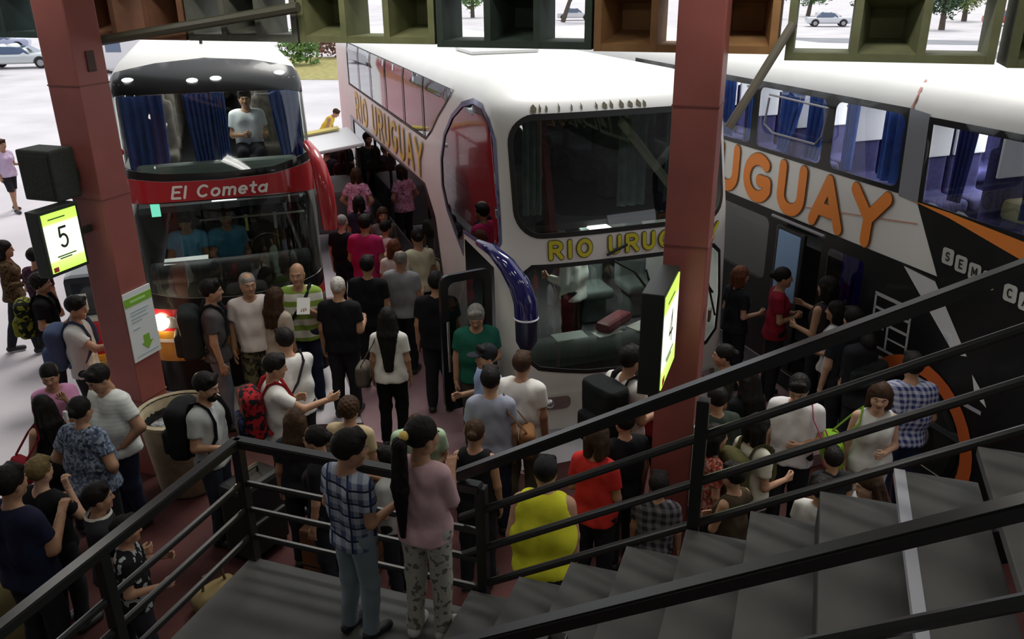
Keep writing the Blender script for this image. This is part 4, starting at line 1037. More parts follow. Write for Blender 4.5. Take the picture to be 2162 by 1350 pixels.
INK = mat('sign_ink', (.03, .05, .035), .6)
def bay_sign(label, a0, a1, n0, n1, z0, z1, digit, col):
    mb = MB(); gbox(mb, a0, a1, n0, n1, z0, z1, bev=.008); o = mb.build('bay_sign', BOX); tag(o, label, 'sign', 'lit bay number signs')
    m = .035; mb = MB(); gbox(mb, a1-.002, a1+.008, n0+m, n1-m, z0+m, z1-m); mb.build('lit_face', LIT, o)
    w = n1-n0; h = z1-z0; x = a1+.012
    st, ww = strokes(digit, h*.30, w/h*1.25); cx = n0+w*.48-ww/2
    lettering('sign_number', INK, o, st, h*.019, lambda u, v, o: AN(x+o, cx+u, z0+h*.40+v))
    mb = MB()
    for k, (y, f0, f1) in enumerate(((.27, .25, .72), (.235, .3, .6), (.845, .2, .62))):
        gbox(mb, x-.002, x, n0+w*f0, n0+w*f1, z0+h*y, z0+h*(y+.02))
    mb.build('small_print', mat('print_green', (.12, .30, .05), .6), o)
    mb = MB(); gbox(mb, x-.003, x, n0+w*.10, n0+w*.22, z0+h*.07, z0+h*.14); mb.build('corner_logo', mat('logo_red', (.6, .06, .05), .6), o)
    mb = MB(); gbox(mb, (a0+a1)/2-.02, (a0+a1)/2+.02, n1, 2.415 if digit == '5' else 2.61, z0+h*.45, z0+h*.55); mb.build('sign_bracket', BOX, o)
    return o
bay_sign('lit green and white bay sign with the number 5', -5.02, -4.88, 1.79, 2.25, 2.47, 3.085, '5', cl)
bay_sign('lit green and white bay sign with the number 4', .53, .69, 1.78, 2.45, 2.17, 2.95, '4', cr)
mb = MB(); gbox(mb, -5.33, -4.93, 2.10, 2.38, 3.10, 3.57, bev=.02); o = mb.build('speaker_box', mat('speaker_dark', (.022, .028, .022), .7, var=.3, scale=30)); tag(o, 'dark loudspeaker box on the red column above sign 5', 'speaker')
mb = MB(); gbox(mb, -5.29, -4.97, 2.092, 2.10, 3.14, 3.52); mb.build('grille_cloth', mat('grille_cloth', (.03, .036, .028), .9, var=.4, scale=60), o)
mb = MB(); gbox(mb, -5.0, -4.95, 2.38, 2.416, 3.25, 3.33); mb.build('wall_bracket', BOX, o)

# ---------------- notices on the columns
PAPER = mat('notice_white', (.66, .70, .69), .5); GRN = mat('notice_green', (.20, .42, .04), .5); GRT = mat('notice_grey', (.36, .45, .48), .6)
def notice(label, a, n0, n1, z0, z1):
    mb = MB(); gbox(mb, a, a+.012, n0, n1, z0, z1); o = mb.build('notice', PAPER); tag(o, label, 'notice', 'white and green column notices')
    w, h = n1-n0, z1-z0; mb = MB(); gbox(mb, a+.012, a+.015, n0, n1, z0+h*.80, z0+h*.92); mb.build('green_header', GRN, o)
    mb = MB()
    for y, f in ((.70, .8), (.655, .7), (.60, .75), (.555, .5), (.45, .4)): gbox(mb, a+.012, a+.015, n0+w*.14, n0+w*f, z0+h*y, z0+h*(y+.022))
    gbox(mb, a+.012, a+.015, n0+w*.1, n0+w*.9, z0+h*.06, z0+h*.075); mb.build('text_lines', GRT, o)
    mb = MB(); gbox(mb, a+.015, a+.017, n0+w*.2, n0+w*.75, z0+h*.845, z0+h*.875); mb.build('header_text', mat('notice_pale', (.4, .65, .25), .6), o)
    c = n0+w*.55; pts = [(c-.05*w*2.2, .33), (c+.05*w*2.2, .33), (c+.05*w*2.2, .22), (c+.10*w*2.2, .22), (c, .11), (c-.10*w*2.2, .22), (c-.05*w*2.2, .22)]
    mb = MB(); mb.bm.faces.new([mb.bm.verts.new(AN(a+.016, p[0], z0+h*p[1])) for p in pts]); mb.build('arrow', GRN, o)
notice('white notice with green header and arrow on the column under sign 5', -4.93+.186, 2.42, 2.80, 1.36, 2.10)
notice('white notice with green header on the right face of the column beside sign 4', .70+.172, 2.62, 3.0, .72, 1.50)

# ---------------- hanging screen of coloured concrete boxes
def lattice(label, a0, a1, col, cells, n0=3.0, n1=3.42, z0=4.47, rows=2, ch=.42, fr=.055):
    """open and blind boxes in a frame; cells: string of o (open) and x (blind) for the lowest row"""
    root = empty('lattice_panel', AN((a0+a1)/2, n0, z0), GROT); tag(root, label, 'lattice panel', 'coloured concrete box screens')
    inv = root.matrix_basis.inverted() if False else None
    m = mat('lattice_%.2f_%.2f_%.2f' % col, col, .8, var=.18, scale=5, bump=.25)
    M = Matrix.Translation(root.location) @ Matrix.Rotation(GROT, 4, 'Z'); MI = M.inverted()
    nc = len(cells); w = (a1-a0-fr)/nc
    mb = MB(); H_ = rows*ch+fr
    for i in range(nc+1): mb.box(MI @ AN(a0+fr/2+i*w, (n0+n1)/2, z0+H_/2), (fr, n1-n0, H_))
    for r in range(rows+1): mb.box(MI @ AN((a0+a1)/2, (n0+n1)/2, z0+fr/2+r*ch), (a1-a0, n1-n0-.004, fr))
    mb.build('box_frame', m, root)
    for r in range(rows):
        for i in range(nc):
            blind = (cells[i] == 'x') ^ (r % 2 == 1)
            if not blind: continue
            # a blind box tapers to a small back plate
            mb = MB(); A0, A1 = a0+fr+i*w, a0+i*w+w; Z0, Z1 = z0+fr+r*ch, z0+ch+r*ch
            f = [MI @ AN(a, n0+.02, z) for a, z in ((A0, Z0), (A1, Z0), (A1, Z1), (A0, Z1))]
            b = [MI @ AN((A0+A1)/2+(a-(A0+A1)/2)*.6, n1-.02, (Z0+Z1)/2+(z-(Z0+Z1)/2)*.55) for a, z in ((A0, Z0), (A1, Z0), (A1, Z1), (A0, Z1))]
            fv = [mb.bm.verts.new(p) for p in f]; bv = [mb.bm.verts.new(p) for p in b]
            for k in range(4): mb.bm.faces.new((fv[k], fv[(k+1) % 4], bv[(k+1) % 4], bv[k]))
            mb.bm.faces.new(bv)
            o = mb.build('blind_box', m, root)
    return root
OL, DG, BR, TE, GY = (.16, .17, .085), (.035, .055, .042), (.30, .16, .062), (.03, .055, .05), (.15, .155, .125)
lattice('dark teal concrete box panel at the far left above the parked cars', -6.62, -5.28, TE, 'xox')
lattice('rust brown concrete box panel right of the left red column', -5.20, -3.98, (.30, .14, .075), 'xox')
lattice('grey-olive concrete box panel above the red-front coach', -3.95, -2.80, GY, 'oxo')
lattice('pale olive concrete box panel above the gap between two coaches', -2.78, -1.50, (.19, .20, .09), 'xox')
lattice('dark green concrete box panel above the white coach roof', -1.48, -.18, DG, 'oxo', z0=4.45)
lattice('ochre brown concrete box panel behind the right red column', -.16, 1.20, BR, 'xox', z0=4.44)
lattice('olive concrete box panel right of the right red column', 1.26, 2.62, OL, 'oxo', z0=4.40)
lattice('olive concrete box panel at the far right edge', 2.70, 4.05, (.12, .13, .06), 'xox', z0=4.38)
mb = MB(); mb.tube([AN(-5.05, 2.9, 4.44), AN(-2.7, 2.9, 4.76)], .045, seg=8); tag(mb.build('conduit_pole', mat('pole_olive', (.09, .09, .06), .5)), 'sloping olive pole across the grey box panel from the left red column', 'pole')
mb = MB(); mb.tube([AN(.92, 2.90, 3.92), AN(1.30, 2.95, 4.66)], .033, seg=10); tag(mb.build('brace_pole', mat('pole_grey', (.20, .19, .15), .5)), 'grey diagonal brace from the right red column up to the box screen', 'pole')
mb = MB(); gbox(mb, -7.5, 5, 3.02, 3.38, 5.40, 6.2); tag(mb.build('beam_fascia', mat('fascia_grey', (.2, .2, .18), .8)), kind='structure')

# ---------------- stair landing, flight and rails
STEP = mat('stair_grey', (.082, .082, .078), .65, var=.12, scale=5, bump=.03)
STL = mat('steel_black', (.012, .013, .013), .30, spec=.6)
HL_ = 1.5
mb = MB(); gbox(mb, -1.62, .02, -1.75, .02, HL_-.10, HL_, bev=.008); tag(mb.build('floor_landing', STEP), kind='structure')
mb = MB()
for a, n in ((-1.5, -.1), (-.1, -.1), (-1.5, -1.6), (-.1, -1.6)): pass
for i, (a, n) in enumerate(((-1.5, -.12), (-.1, -.12), (-1.5, -1.6), (-.1, -1.6))):
    mb = MB(); gbox(mb, a-.05, a+.05, n-.05, n+.05, 0, HL_-.10); o = mb.build('landing_post', STL); tag(o, 'black steel post under the %s corner of the stair landing' % ('far left', 'far right', 'near left', 'near right')[i], 'post', 'posts under the landing')
st = empty('staircase', AN(.8, -.7, 0), 0); tag(st, 'grey open-riser stair flight climbing to the right from the landing', 'staircase')
def stp(mb, nm, m, par=st): return mb.build(nm, m, par, loc=-st.location)
RUN, RISE = .30, .177
for k in range(11):
    a0 = -.06+k*RUN; z = HL_+RISE*(k+1)
    mb = MB(); gbox(mb, a0, a0+RUN+.035, -1.52, -.02, z-.045, z, bev=.006); t = stp(mb, 'tread', STEP)
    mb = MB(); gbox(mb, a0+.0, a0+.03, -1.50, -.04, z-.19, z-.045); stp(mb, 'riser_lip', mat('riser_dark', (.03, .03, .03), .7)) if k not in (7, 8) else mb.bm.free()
    if k == 7:
        mb = MB(); gbox(mb, a0-.006, a0+.040, -1.52, -.02, z-.03, z+.004); stp(mb, 'nosing_strip', mat('nosing_white', (.55, .56, .62), .3, metal=.3))
for n in (-1.25, -.30):
    mb = MB(); p = [AN(0, n, HL_-.02), AN(11*RUN, n, HL_-.02+11*RISE)]
    q = [(p[0], -.20), (p[1], -.20), (p[1], -.02), (p[0], -.02)]
    lo_ = [mb.bm.verts.new(v+Vector((0, 0, d))+GN*-.03) for v, d in q]; hi_ = [mb.bm.verts.new(v+Vector((0, 0, d))+GN*.03) for v, d in q]
    mb.bm.faces.new(lo_); mb.bm.faces.new(hi_[::-1])
    for i in range(4): mb.bm.faces.new((lo_[i], lo_[(i+1) % 4], hi_[(i+1) % 4], hi_[i]))
    stp(mb, 'stringer', STL)
def rail(label, name, P, posts, heights, top_r=.036, mid_r=.023, cap=None):
    """railing along the polyline P of (a, n, z floor)"""
    root = empty(name, AN(*P[0]), 0); tag(root, label, 'railing', 'black steel railings'); L = -root.location
    for i, h in enumerate(heights):
        pts = [AN(a, n, z+h) for a, n, z in P]
        mb = MB()
        if i == 0:   # box section hand rail
            for p, q in zip(pts[:-1], pts[1:]):
                d = (q-p).normalized(); u = Vector((0, 0, 1)); s = d.cross(u).normalized(); u = s.cross(d)
                r = top_r; c = [(-r, -r*.8), (r, -r*.8), (r, r*.8), (-r, r*.8)]
                A_ = [mb.bm.verts.new(p-d*.012+s*x+u*y) for x, y in c]; B_ = [mb.bm.verts.new(q+d*.012+s*x+u*y) for x, y in c]
                for k in range(4): mb.bm.faces.new((A_[k], A_[(k+1) % 4], B_[(k+1) % 4], B_[k]))
                mb.bm.faces.new(A_[::-1]); mb.bm.faces.new(B_)
            bmesh.ops.bevel(mb.bm, geom=mb.bm.edges[:], offset=.007, segments=2, affect='EDGES')
            mb.build('handrail', STL, root, loc=L)
        else:
            mb.tube(pts, mid_r, seg=8); mb.build('mid_rail', STL, root, loc=L, smooth=True)
    for a, n, z, h in posts:
        mb = MB(); gbox(mb, a-.030, a+.030, n-.030, n+.030, z-.04, z+h, bev=.004); mb.build('post', STL, root, loc=L)
    return root
SL = RISE/RUN
rail('black landing railing turning the corner behind the two children', 'railing', [(-1.59, -1.74, HL_), (-1.59, .01, HL_), (.0, .01, HL_)], [(-1.59, .01, HL_, .86), (-1.59, -1.10, HL_, .84)], (.87, .58, .385, .18))
def zz(a): return HL_+SL*a
rail('black sloping railing on the far side of the stair flight', 'railing', [(-.12, .015, zz(-.12)), (3.6, .015, zz(3.6))], [(.01, .015, HL_-.02, .90), (1.17, .015, zz(1.17)+.02, .90), (2.62, .015, zz(2.62)+.02, .92)], (1.0, .715, .455, .205))
rail('black thick railing on the near side of the stair flight', 'railing', [(.18, -1.54, zz(.18)), (3.4, -1.54, zz(3.4))], [(.90, -1.54, zz(.9)-.03, .95), (2.45, -1.54, zz(2.45)-.03, .95)], (.985, .665), top_r=.032, mid_r=.024)
# ------------------------------------------------------------------ yard: cars, trees, far things
GLS_CAR = mat('car_glass', (.10, .14, .22), .08, spec=.8)
def car(label, loc, brg, col, L=4.1, h=1.45, hatch=True):
    root = empty('car', loc, -R(brg)); tag(root, label, 'car')
    pm = mat('car_paint_%.2f_%.2f_%.2f' % col, col, .25, coat=.5, metal=.2)
    F = Field((-1.0, -L/2-.1, .1), (1.0, L/2+.1, h+.1), .045)
    F.rbox((0, 0, .58), (.84, L/2, .30), .16)
    F.rbox((0, L*.36, .66), (.78, L*.14, .16), .12, k=.15)
    F.cap((-.48, -L*.05, h-.30), (.48, -L*.05, h-.30), .28, k=.10)
    F.cap((-.5, -L*.22 if hatch else -L*.16, h-.36), (.5, -L*.22 if hatch else -L*.16, h-.36), .30, k=.12); F.cap((-.52, L*.12, h-.52), (.52, L*.12, h-.52), .27, k=.14)
    for s in (-1, 1):
        for y in (-L*.31, L*.32):
            q = F.sub(np.array([s*.84-.2, y-.36, 0]), np.array([s*.84+.2, y+.36, .7]), .05)
            if q:
                sl, g = q; dd = np.maximum(np.sqrt((g[1]-y)**2+(g[2]-.33)**2)-.37, np.abs(g[0]-s*.84)-.22); F.d[sl] = np.maximum(F.d[sl], -dd)
    v, f = F.mesh(); link('car_body', mesh_np('car_body', v, f, [pm]), root)
    for s in (-1, 1):
        for y in (-L*.31, L*.32):
            M = Matrix.Translation((s*.74, y, .32)) @ Matrix.Rotation(R(90)*s, 4, 'Y')
            mb = MB(); mb.lathe([(.2, -.1), (.30, -.10), (.32, -.06), (.32, .06), (.30, .10), (.2, .1)], 20); w_ = mb.build('wheel', TYRE, root, M=M, smooth=True)
            mb = MB(); mb.lathe([(0, .06), (.12, .09), (.21, .07), (.22, .1)], 16); mb.build('wheel_rim', RIM, w_, M=M, smooth=True)
        pts = [(-L*.30, .86), (L*.20, .86), (L*.10, h-.20), (-L*.20, h-.14)]
        mb = MB(); mb.prism([(p[0], p[1]) for p in pts], 0, .03)
        mb.build('side_window', GLS_CAR, root, M=Matrix.Translation((s*.735-.0, 0, 0)) @ Matrix(((0, 0, s*.5, 0), (1, 0, 0, 0), (0, 1, 0, 0), (0, 0, 0, 1))) @ Matrix.Diagonal((1, 1, 4, 1)))
    mb = MB(); mb.quad([(-.58, L*.285, .90), (.58, L*.285, .90), (.50, L*.14, h-.17), (-.50, L*.14, h-.17)]); mb.build('windscreen', GLS_CAR, root)
    return root
car('silver hatchback parked at the yard edge left of the red column', (-29.9, 53.8, 0), 78, (.58, .62, .62), L=4.2)
car('blue car nose at the far left edge in front of the silver hatchback', (-30.6, 48.4, 0), 62, (.08, .09, .26))
car('pale blue car behind the silver hatchback', (-38.5, 67, 0), 70, (.35, .38, .52))
car('white car on the street seen through the olive box screen', (30.8, 86, 0), 100, (.62, .64, .68))
car('silver car further along the street under the trees', (24.5, 90, 0), 98, (.50, .52, .56))
car('white car beside the tree trunk seen through the dark green box screen', (7.6, 103, 0), 92, (.66, .66, .70))
car('red car far along the street at the right edge', (47, 84, 0), 100, (.40, .05, .05))
# white van at the yard edge behind the red-front coach
va = empty('van', (-22.3, 50.5, 0), -R(95)); tag(va, 'white van with dark window between the left column and the red-front coach', 'van')
mb = MB(); mb.box((0, 0, 1.15), (1.9, 4.6, 1.9), bev=.12); mb.build('van_body', mat('van_white', (.68, .66, .68), .35), va)
for s in (-1, 1):
    mb = MB(); mb.box((s*.955, .2, 1.55), (.02, .9, .75), bev=.005); mb.build('side_window', GLS_CAR, va)
    mb = MB(); mb.box((s*.955, -1.2, .85), (.02, 1.5, .5), bev=.005); mb.build('pink_panel', mat('van_pink', (.55, .32, .38), .5), va)
    for y in (-1.4, 1.4):
        mb = MB(); mb.lathe([(0, .1), (.3, .1), (.34, .05), (.34, -.1)], 18); mb.build('wheel', TYRE, va, M=Matrix.Translation((s*.9, y, .34)) @ Matrix.Rotation(R(90)*s, 4, 'Y'))

LEAFM = [mat('leaf_%d' % i, c, .7, var=.4, scale=2) for i, c in enumerate(((.06, .13, .03), (.10, .19, .04), (.035, .08, .03), (.20, .26, .07)))]
BARK = mat('bark', (.09, .07, .055), .9, var=.3, scale=8, bump=.4)
def tree(label, loc, h, r, m, seed, trunk_r=.22, lean=0.0, bush=False, name='tree', cat='tree'):
    root = empty(name, loc); tag(root, label, cat, 'trees along the street' if name == 'tree' else None)
    q = random.Random(seed)
    if not bush:
        mb = MB(); top = Vector((lean, 0, h-r*1.1))
        mb.tube([(0, 0, 0), (lean*.3, .05, h*.25), tuple(top)], [trunk_r*1.25, trunk_r, trunk_r*.7], seg=10)
        for k in range(5):
            a = k*1.3; e = top+Vector((math.cos(a)*r*.6, math.sin(a)*r*.6, r*.5)); mb.tube([tuple(top-Vector((0, 0, .5))), tuple(e)], [trunk_r*.5, trunk_r*.15], seg=6)
        mb.build('trunk', BARK, root, smooth=True)
    V, F = [], []
    cz = h-r if not bush else r*.66
    for k in range(1500 if not bush else 900):
        d = Vector((q.gauss(0, 1), q.gauss(0, 1), q.gauss(0, 1))).normalized(); rr = r*(q.random()**.35)*(.75+.25*math.sin(d.x*5+seed)*math.cos(d.y*4))
        c = Vector((lean, 0, cz))+Vector((d.x*rr, d.y*rr, d.z*rr*.8)); s = q.uniform(.10, .24)*(r/2.4)**.5
        u = Vector((q.gauss(0, 1), q.gauss(0, 1), q.gauss(0, 1))).normalized(); w_ = u.orthogonal().normalized(); n0 = len(V)
        V += [tuple(c-u*s), tuple(c+w_*s*.5), tuple(c+u*s), tuple(c-w_*s*.5)]; F.append((n0, n0+1, n0+2, n0+3))
    me = bpy.data.meshes.new('crown'); me.from_pydata(V, [], F); me.materials.append(m); link('crown', me, root)
    return root
tree('round green bush behind the red-front coach roof', (-12.6, 53.5, 0), 2.6, 1.7, LEAFM[1], 5, bush=True, name='bush', cat='bush')
tree('low reddish hedge bush beside the dry grass verge', (-11.6, 58.5, 0), 2.0, 2.0, mat('leaf_red', (.16, .07, .05), .7, var=.4, scale=2), 6, bush=True, name='bush', cat='bush')
for i, (lb, x, y, h, r, k, ln) in enumerate((
    ('leaning dark tree trunk with crown seen through the dark green box screen', 6.0, 99, 8.5, 3.2, 0, 2.4),
    ('green tree behind the dark green box screen, left of the leaning one', -4.5, 112, 5.8, 2.9, 1, 0),
    ('dark green tree left in the first opening of the olive box screen', 29.0, 101, 5.6, 2.8, 2, 0),
    ('slim tree in the middle of the first opening of the olive box screen', 35.5, 106, 5.6, 2.7, 0, .6),
    ('dark tree right in the first opening of the olive box screen', 40.5, 100, 5.4, 2.7, 2, -.4),
    ('dark low-crowned tree left in the second opening of the olive box screen', 38.5, 79, 5.0, 2.4, 2, 0),
    ('yellow-green tree in the second opening of the olive box screen', 47.0, 92, 5.2, 2.6, 3, 0),
    ('green tree at the far right between two box panels', 56.0, 90, 5.4, 2.7, 1, 0))):
    tree(lb, (x, y, 0), h, r, LEAFM[k], 20+i, lean=ln)
fe = empty('fence', (-14.0, 62.5, 0)); tag(fe, 'low white fence beyond the dry grass verge', 'fence')
for k in range(9):
    mb = MB(); mb.box((-3+k*.75, 0, .5), (.08, .08, 1.0)); mb.build('fence_post', W_PAINT, fe)
for z in (.45, .85):
    mb = MB(); mb.box((0, 0, z), (6.2, .05, .12)); mb.build('fence_rail', W_PAINT, fe)
# small service cart with a white roof in the gap between two coaches
ct = empty('service_cart', TLp(1.86, 16.6), -BUSY); tag(ct, 'small cart with tilted white roof deep between the red-front and the white coach', 'cart')
mb = MB(); mb.box((0, 0, 2.05), (1.22, 1.9, .07), M=Matrix.Rotation(R(-7), 3, 'Y'), bev=.03); mb.build('cart_roof', mat('cart_white', (.75, .78, .80), .4), ct)
mb = MB(); mb.box((-.12, .75, 2.12), (1.0, .3, .02), M=Matrix.Rotation(R(-7), 3, 'Y')); mb.build('yellow_band', mat('cart_yellow', (.6, .5, .08), .5), ct)
mb = MB(); mb.box((0, .1, .8), (1.1, 1.6, .8), bev=.06); mb.build('cart_body', mat('cart_grey', (.10, .095, .10), .6), ct)
for x in (-.5, .5):
    for y in (-.75, .8):
        mb = MB(); mb.box((x, y, 1.55), (.05, .05, .95)); mb.build('roof_post', RUBBER, ct)
        mb = MB(); mb.lathe([(0, .06), (.22, .06), (.25, .03), (.25, -.06), (0, -.06)], 16); mb.build('wheel', TYRE, ct, M=Matrix.Translation((x*1.05, y*.8, .25)) @ Matrix.Rotation(R(90), 4, 'Y'))
# red and yellow vehicle corner half hidden behind the left column
rv = empty('service_vehicle', TLp(-1.60, 10.2), -BUSY); tag(rv, 'low red and yellow vehicle with dark window half hidden by the left red column', 'vehicle')
mb = MB(); mb.box((0, .42, 1.02), (.74, .8, .55), bev=.05); mb.build('red_body', REDP, rv)
mb = MB(); mb.box((0, .40, .62), (.78, .86, .5), bev=.06); mb.build('yellow_bumper', YELP, rv)
mb = MB(); mb.box((0, -.06, .78), (.72, .03, .05)); mb.build('bumper_strip', mat('strip_tan', (.45, .33, .12), .4), rv)
mb = MB(); mb.box((0, .43, 1.31), (.76, .82, .05), bev=.01); mb.build('white_trim', mat('trim_white', (.5, .55, .5), .4), rv)
mb = MB(); mb.box((0, .45, 1.58), (.72, .72, .5), bev=.08); mb.build('dark_window', mat('cab_dark', (.02, .025, .03), .1, spec=.8), rv)
for x in (-.22, .2):
    mb = MB(); mb.box((x, .085, 1.52), (.16, .02, .2)); mb.build('window_paper', PAPER, rv)
for x in (-.3, .3):
    for y in (.2, .6):
        mb = MB(); mb.lathe([(0, .08), (.26, .08), (.3, .04), (.3, -.06)], 18); mb.build('wheel', TYRE, rv, M=Matrix.Translation((x, y, .3)) @ Matrix.Rotation(R(90)*(1 if x > 0 else -1), 4, 'Y'))

# ------------------------------------------------------------------ things on the platform
bn = empty('litter_bin', AN(-4.28, 2.40, .012)); tag(bn, 'large cream litter bin with dark contents beside the left column', 'bin')
BINM = mat('bin_cream', (.40, .34, .22), .6, var=.15, scale=12)
mb = MB(); mb.lathe([(0, 0), (.27, 0), (.30, .05), (.385, .84), (.42, .86), (.43, .90), (.40, .92), (.37, .88), (.355, .80), (.29, .06), (0, .05)], 40); mb.build('bin_body', BINM, bn, smooth=True)
mb = MB(); mb.lathe([(0, .60), (.22, .64), (.335, .70), (.362, .82), (.378, .895), (.368, .905)], 30); mb.build('bin_liner', mat('liner_black', (.014, .014, .014), .4, bump=.8, scale=14), bn, smooth=True)
for k, (x, y, c) in enumerate(((.1, .05, (.3, .3, .3)), (-.12, -.06, (.2, .05, .05)), (0, .16, (.35, .35, .4)))):
    mb = MB(); bmesh.ops.create_icosphere(mb.bm, subdivisions=2, radius=.07, matrix=Matrix.Translation((x, y, .69)) @ Matrix.Diagonal((1, .8, .6, 1)))
    mb.build('crumpled_rubbish', mat('rubbish_%d' % k, c, .6, bump=.8, scale=20), bn)
def suitcase(label, loc, rz, col, d=(.46, .28, .70)):
    root = empty('suitcase', loc, rz); tag(root, label, 'suitcase'); m = mat('case_%.2f_%.2f_%.2f' % col, col, .6, var=.2, scale=20)
    mb = MB(); mb.box((0, 0, d[2]/2+.05), d, bev=.05); mb.build('case_body', m, root)
    mb = MB(); mb.box((0, -d[1]/2-.02, d[2]*.36), (d[0]*.8, .05, d[2]*.45), bev=.02); mb.build('front_pocket', m, root)
    mb = MB(); mb.tube([(-.1, 0, d[2]+.05), (-.1, 0, d[2]+.11), (.1, 0, d[2]+.11), (.1, 0, d[2]+.05)], .012); mb.build('handle', RUBBER, root)
    for x in (-1, 1):
        for y in (-1, 1):
            mb = MB(); mb.box((x*d[0]*.4, y*d[1]*.35, .03), (.05, .05, .06), bev=.01); mb.build('caster', RUBBER, root)
    return root
def bag(label, loc, rz, col, d, name='bag', pat='plain', c2=(.1, .1, .1), handle=True):
    root = empty(name, loc, rz); tag(root, label, 'bag')
    F = Field((-d[0], -d[1], -.05), (d[0], d[1], d[2]+.1), max(.012, max(d)/40)); F.rbox((0, 0, d[2]/2), (d[0]/2, d[1]/2, d[2]/2), min(d)*.42); F.wob(.008, 18, 2.0)
    v, f = F.mesh(); link('bag_body', mesh_np('bag_body', v, f, [cloth(col, pat, c2)]), root)
    if handle:
        mb = MB(); mb.tube([(-d[0]*.25, 0, d[2]*.97), (-d[0]*.2, 0, d[2]+.13), (d[0]*.2, 0, d[2]+.13), (d[0]*.25, 0, d[2]*.97)], .012); mb.build('handle', cloth(tuple(c*.6 for c in col)), root)
    return root
# ------------------------------------------------------------------ the crowd
PE = {}
PE['brown'] = figure('person', 'woman in brown patterned jacket with dark hair walking beside the far left edge', (-7.014, 11.149, 0.012), 70, h=1.66, female=True, hair=('bob', 'black'), sleeve='long', arms=('bent','bent'), top=dict(col=(0.06, 0.035, 0.02), pat='floral', col2=(0.1, 0.07, 0.03)), pose='stride')
PE['plum'] = figure('person', 'person in dark plum patterned shirt partly hidden behind the lit sign 5', (-6.397, 10.783, 0.012), 20, h=1.66, top=dict(col=(0.07, 0.02, 0.045), pat='floral', col2=(0.02, 0.015, 0.02)), hair=('short', 'black'), arms=('bent','down'))
PE['blackpack'] = figure('person', 'young man in black shirt with black and yellow-green rucksack left of the red column', (-5.721, 9.614, 0.012), 70, h=1.70, top=dict(col=(.010, .010, .012)), hair=('curly', 'black'), arms=('down','bent'))
PE['greypack'] = figure('person', 'man in grey-white shirt reaching forward with blue rucksack beside the left red column', (-4.789, 8.569, 0.012), 78, h=1.79, top=dict(col=(0.48, 0.49, 0.47)), hair=('short', 'black'), arms=('back','out'), head=(10,10))
PE['lilac'] = figure('person', 'woman in lilac top and dark shorts walking on the bright yard', (-11.493, 19.156, 0.012), 120, h=1.66, female=True, hair=('short', 'brown'), legs='shorts', arms=('bent','down'), pose='stride', top=dict(col=(0.55, 0.45, 0.62)))
PE['pink'] = figure('person', 'woman in pink shirt holding her hand to her chin', (-4.408, 7.246, 0.012), 150, h=1.62, female=True, hair=('bun', 'black'), arms=('chin','cross'), head=(10,12), top=dict(col=(0.58, 0.26, 0.44)))
PE['bigwhite'] = figure('person', 'heavy man in pale grey-white shirt looking down by the left column foot', (-3.734, 6.938, 0.012), 212, h=1.75, heavy=.75, hair=('short', 'black'), arms=('hip','back'), head=(0,22), top=dict(col=(0.56, 0.58, 0.54), pat='stripes', col2=(0.5, 0.52, 0.5), sc=2.2), bottom=dict(col=(.02,.025,.05)))
PE['tank'] = figure('person', 'woman with long black hair in black sleeveless top', (-4.231, 6.744, 0.012), -55, h=1.52, female=True, hair=('long', 'black'), sleeve='none', arms=('cross','back'), sk='fair', top=dict(col=(.010, .010, .012)))
PE['floral'] = figure('person', 'heavy woman in blue-grey floral blouse with hair tied up, seen from behind', (-3.694, 6.345, 0.012), 15, h=1.70, female=True, heavy=.8, hair=('bun', 'black'), arms=('hip','hip'), top=dict(col=(0.09, 0.12, 0.18), pat='floral', col2=(0.24, 0.28, 0.34)))
PE['blond'] = figure('person', 'person with short olive-blond hair in black shirt raising one hand', (-3.650, 5.538, 0.012), 20, h=1.60, hair=('short', 'olive'), sk='fair', arms=('bent','chin'), top=dict(col=(.010, .010, .012)))
PE['navy'] = figure('person', 'man in dark navy shirt at the bottom left corner', (-3.549, 5.027, 0.012), 22, h=1.84, hair=('short', 'black'), arms=('down','phone'), heavy=.3, top=dict(col=(0.012, 0.014, 0.035)))
PE['collar'] = figure('person', 'young person in dark shirt with white collar looking to the right', (-3.073, 5.227, 0.012), 62, h=1.57, hair=('short', 'black'), arms=('down','bent'), top=dict(col=(0.022, 0.022, 0.026)))
PE['graphic'] = figure('person', 'child in black shirt with white scribble print behind the left landing rail', (-2.781, 4.976, 0.012), 70, h=1.46, hair=('short', 'black'), arms=('bent','bent'), top=dict(col=(.010, .010, .012), pat='print', col2=(0.35, 0.38, 0.38), sc=0.45))
PE['beard'] = figure('person', 'bearded man in grey shirt with black rucksack beside the cream bin', (-2.756, 6.692, 0.012), 98, h=1.76, hair=('short', 'black'), beard=True, arms=('back','bent'), head=(0,12), top=dict(col=(0.4, 0.42, 0.41)), bottom=dict(col=(.03,.035,.05)))
PE['darkgrey'] = figure('person', 'man in dark grey shirt and jeans with a black rucksack, facing right', (-3.396, 8.871, 0.012), 72, h=1.86, hair=('short', 'black'), arms=('down','down'), top=dict(col=(0.07, 0.065, 0.065)), bottom=dict(col=(.13,.14,.17)))
PE['oldwhite'] = figure('person', 'grey-haired man in white short-sleeved shirt in front of the red coach', (-3.037, 9.142, 0.012), 160, h=1.85, hair=('thin', 'grey'), arms=('down','down'), head=(-12,0), top=dict(col=(0.66, 0.6, 0.56)), bottom=dict(col=(.05,.05,.03), pat='camo', col2=(.15,.13,.07)))
PE['beige'] = figure('person', 'woman with long brown hair in beige top seen from behind', (-2.736, 9.101, 0.012), 25, h=1.67, female=True, hair=('long', 'brown'), arms=('down','down'), top=dict(col=(0.45, 0.38, 0.3)))
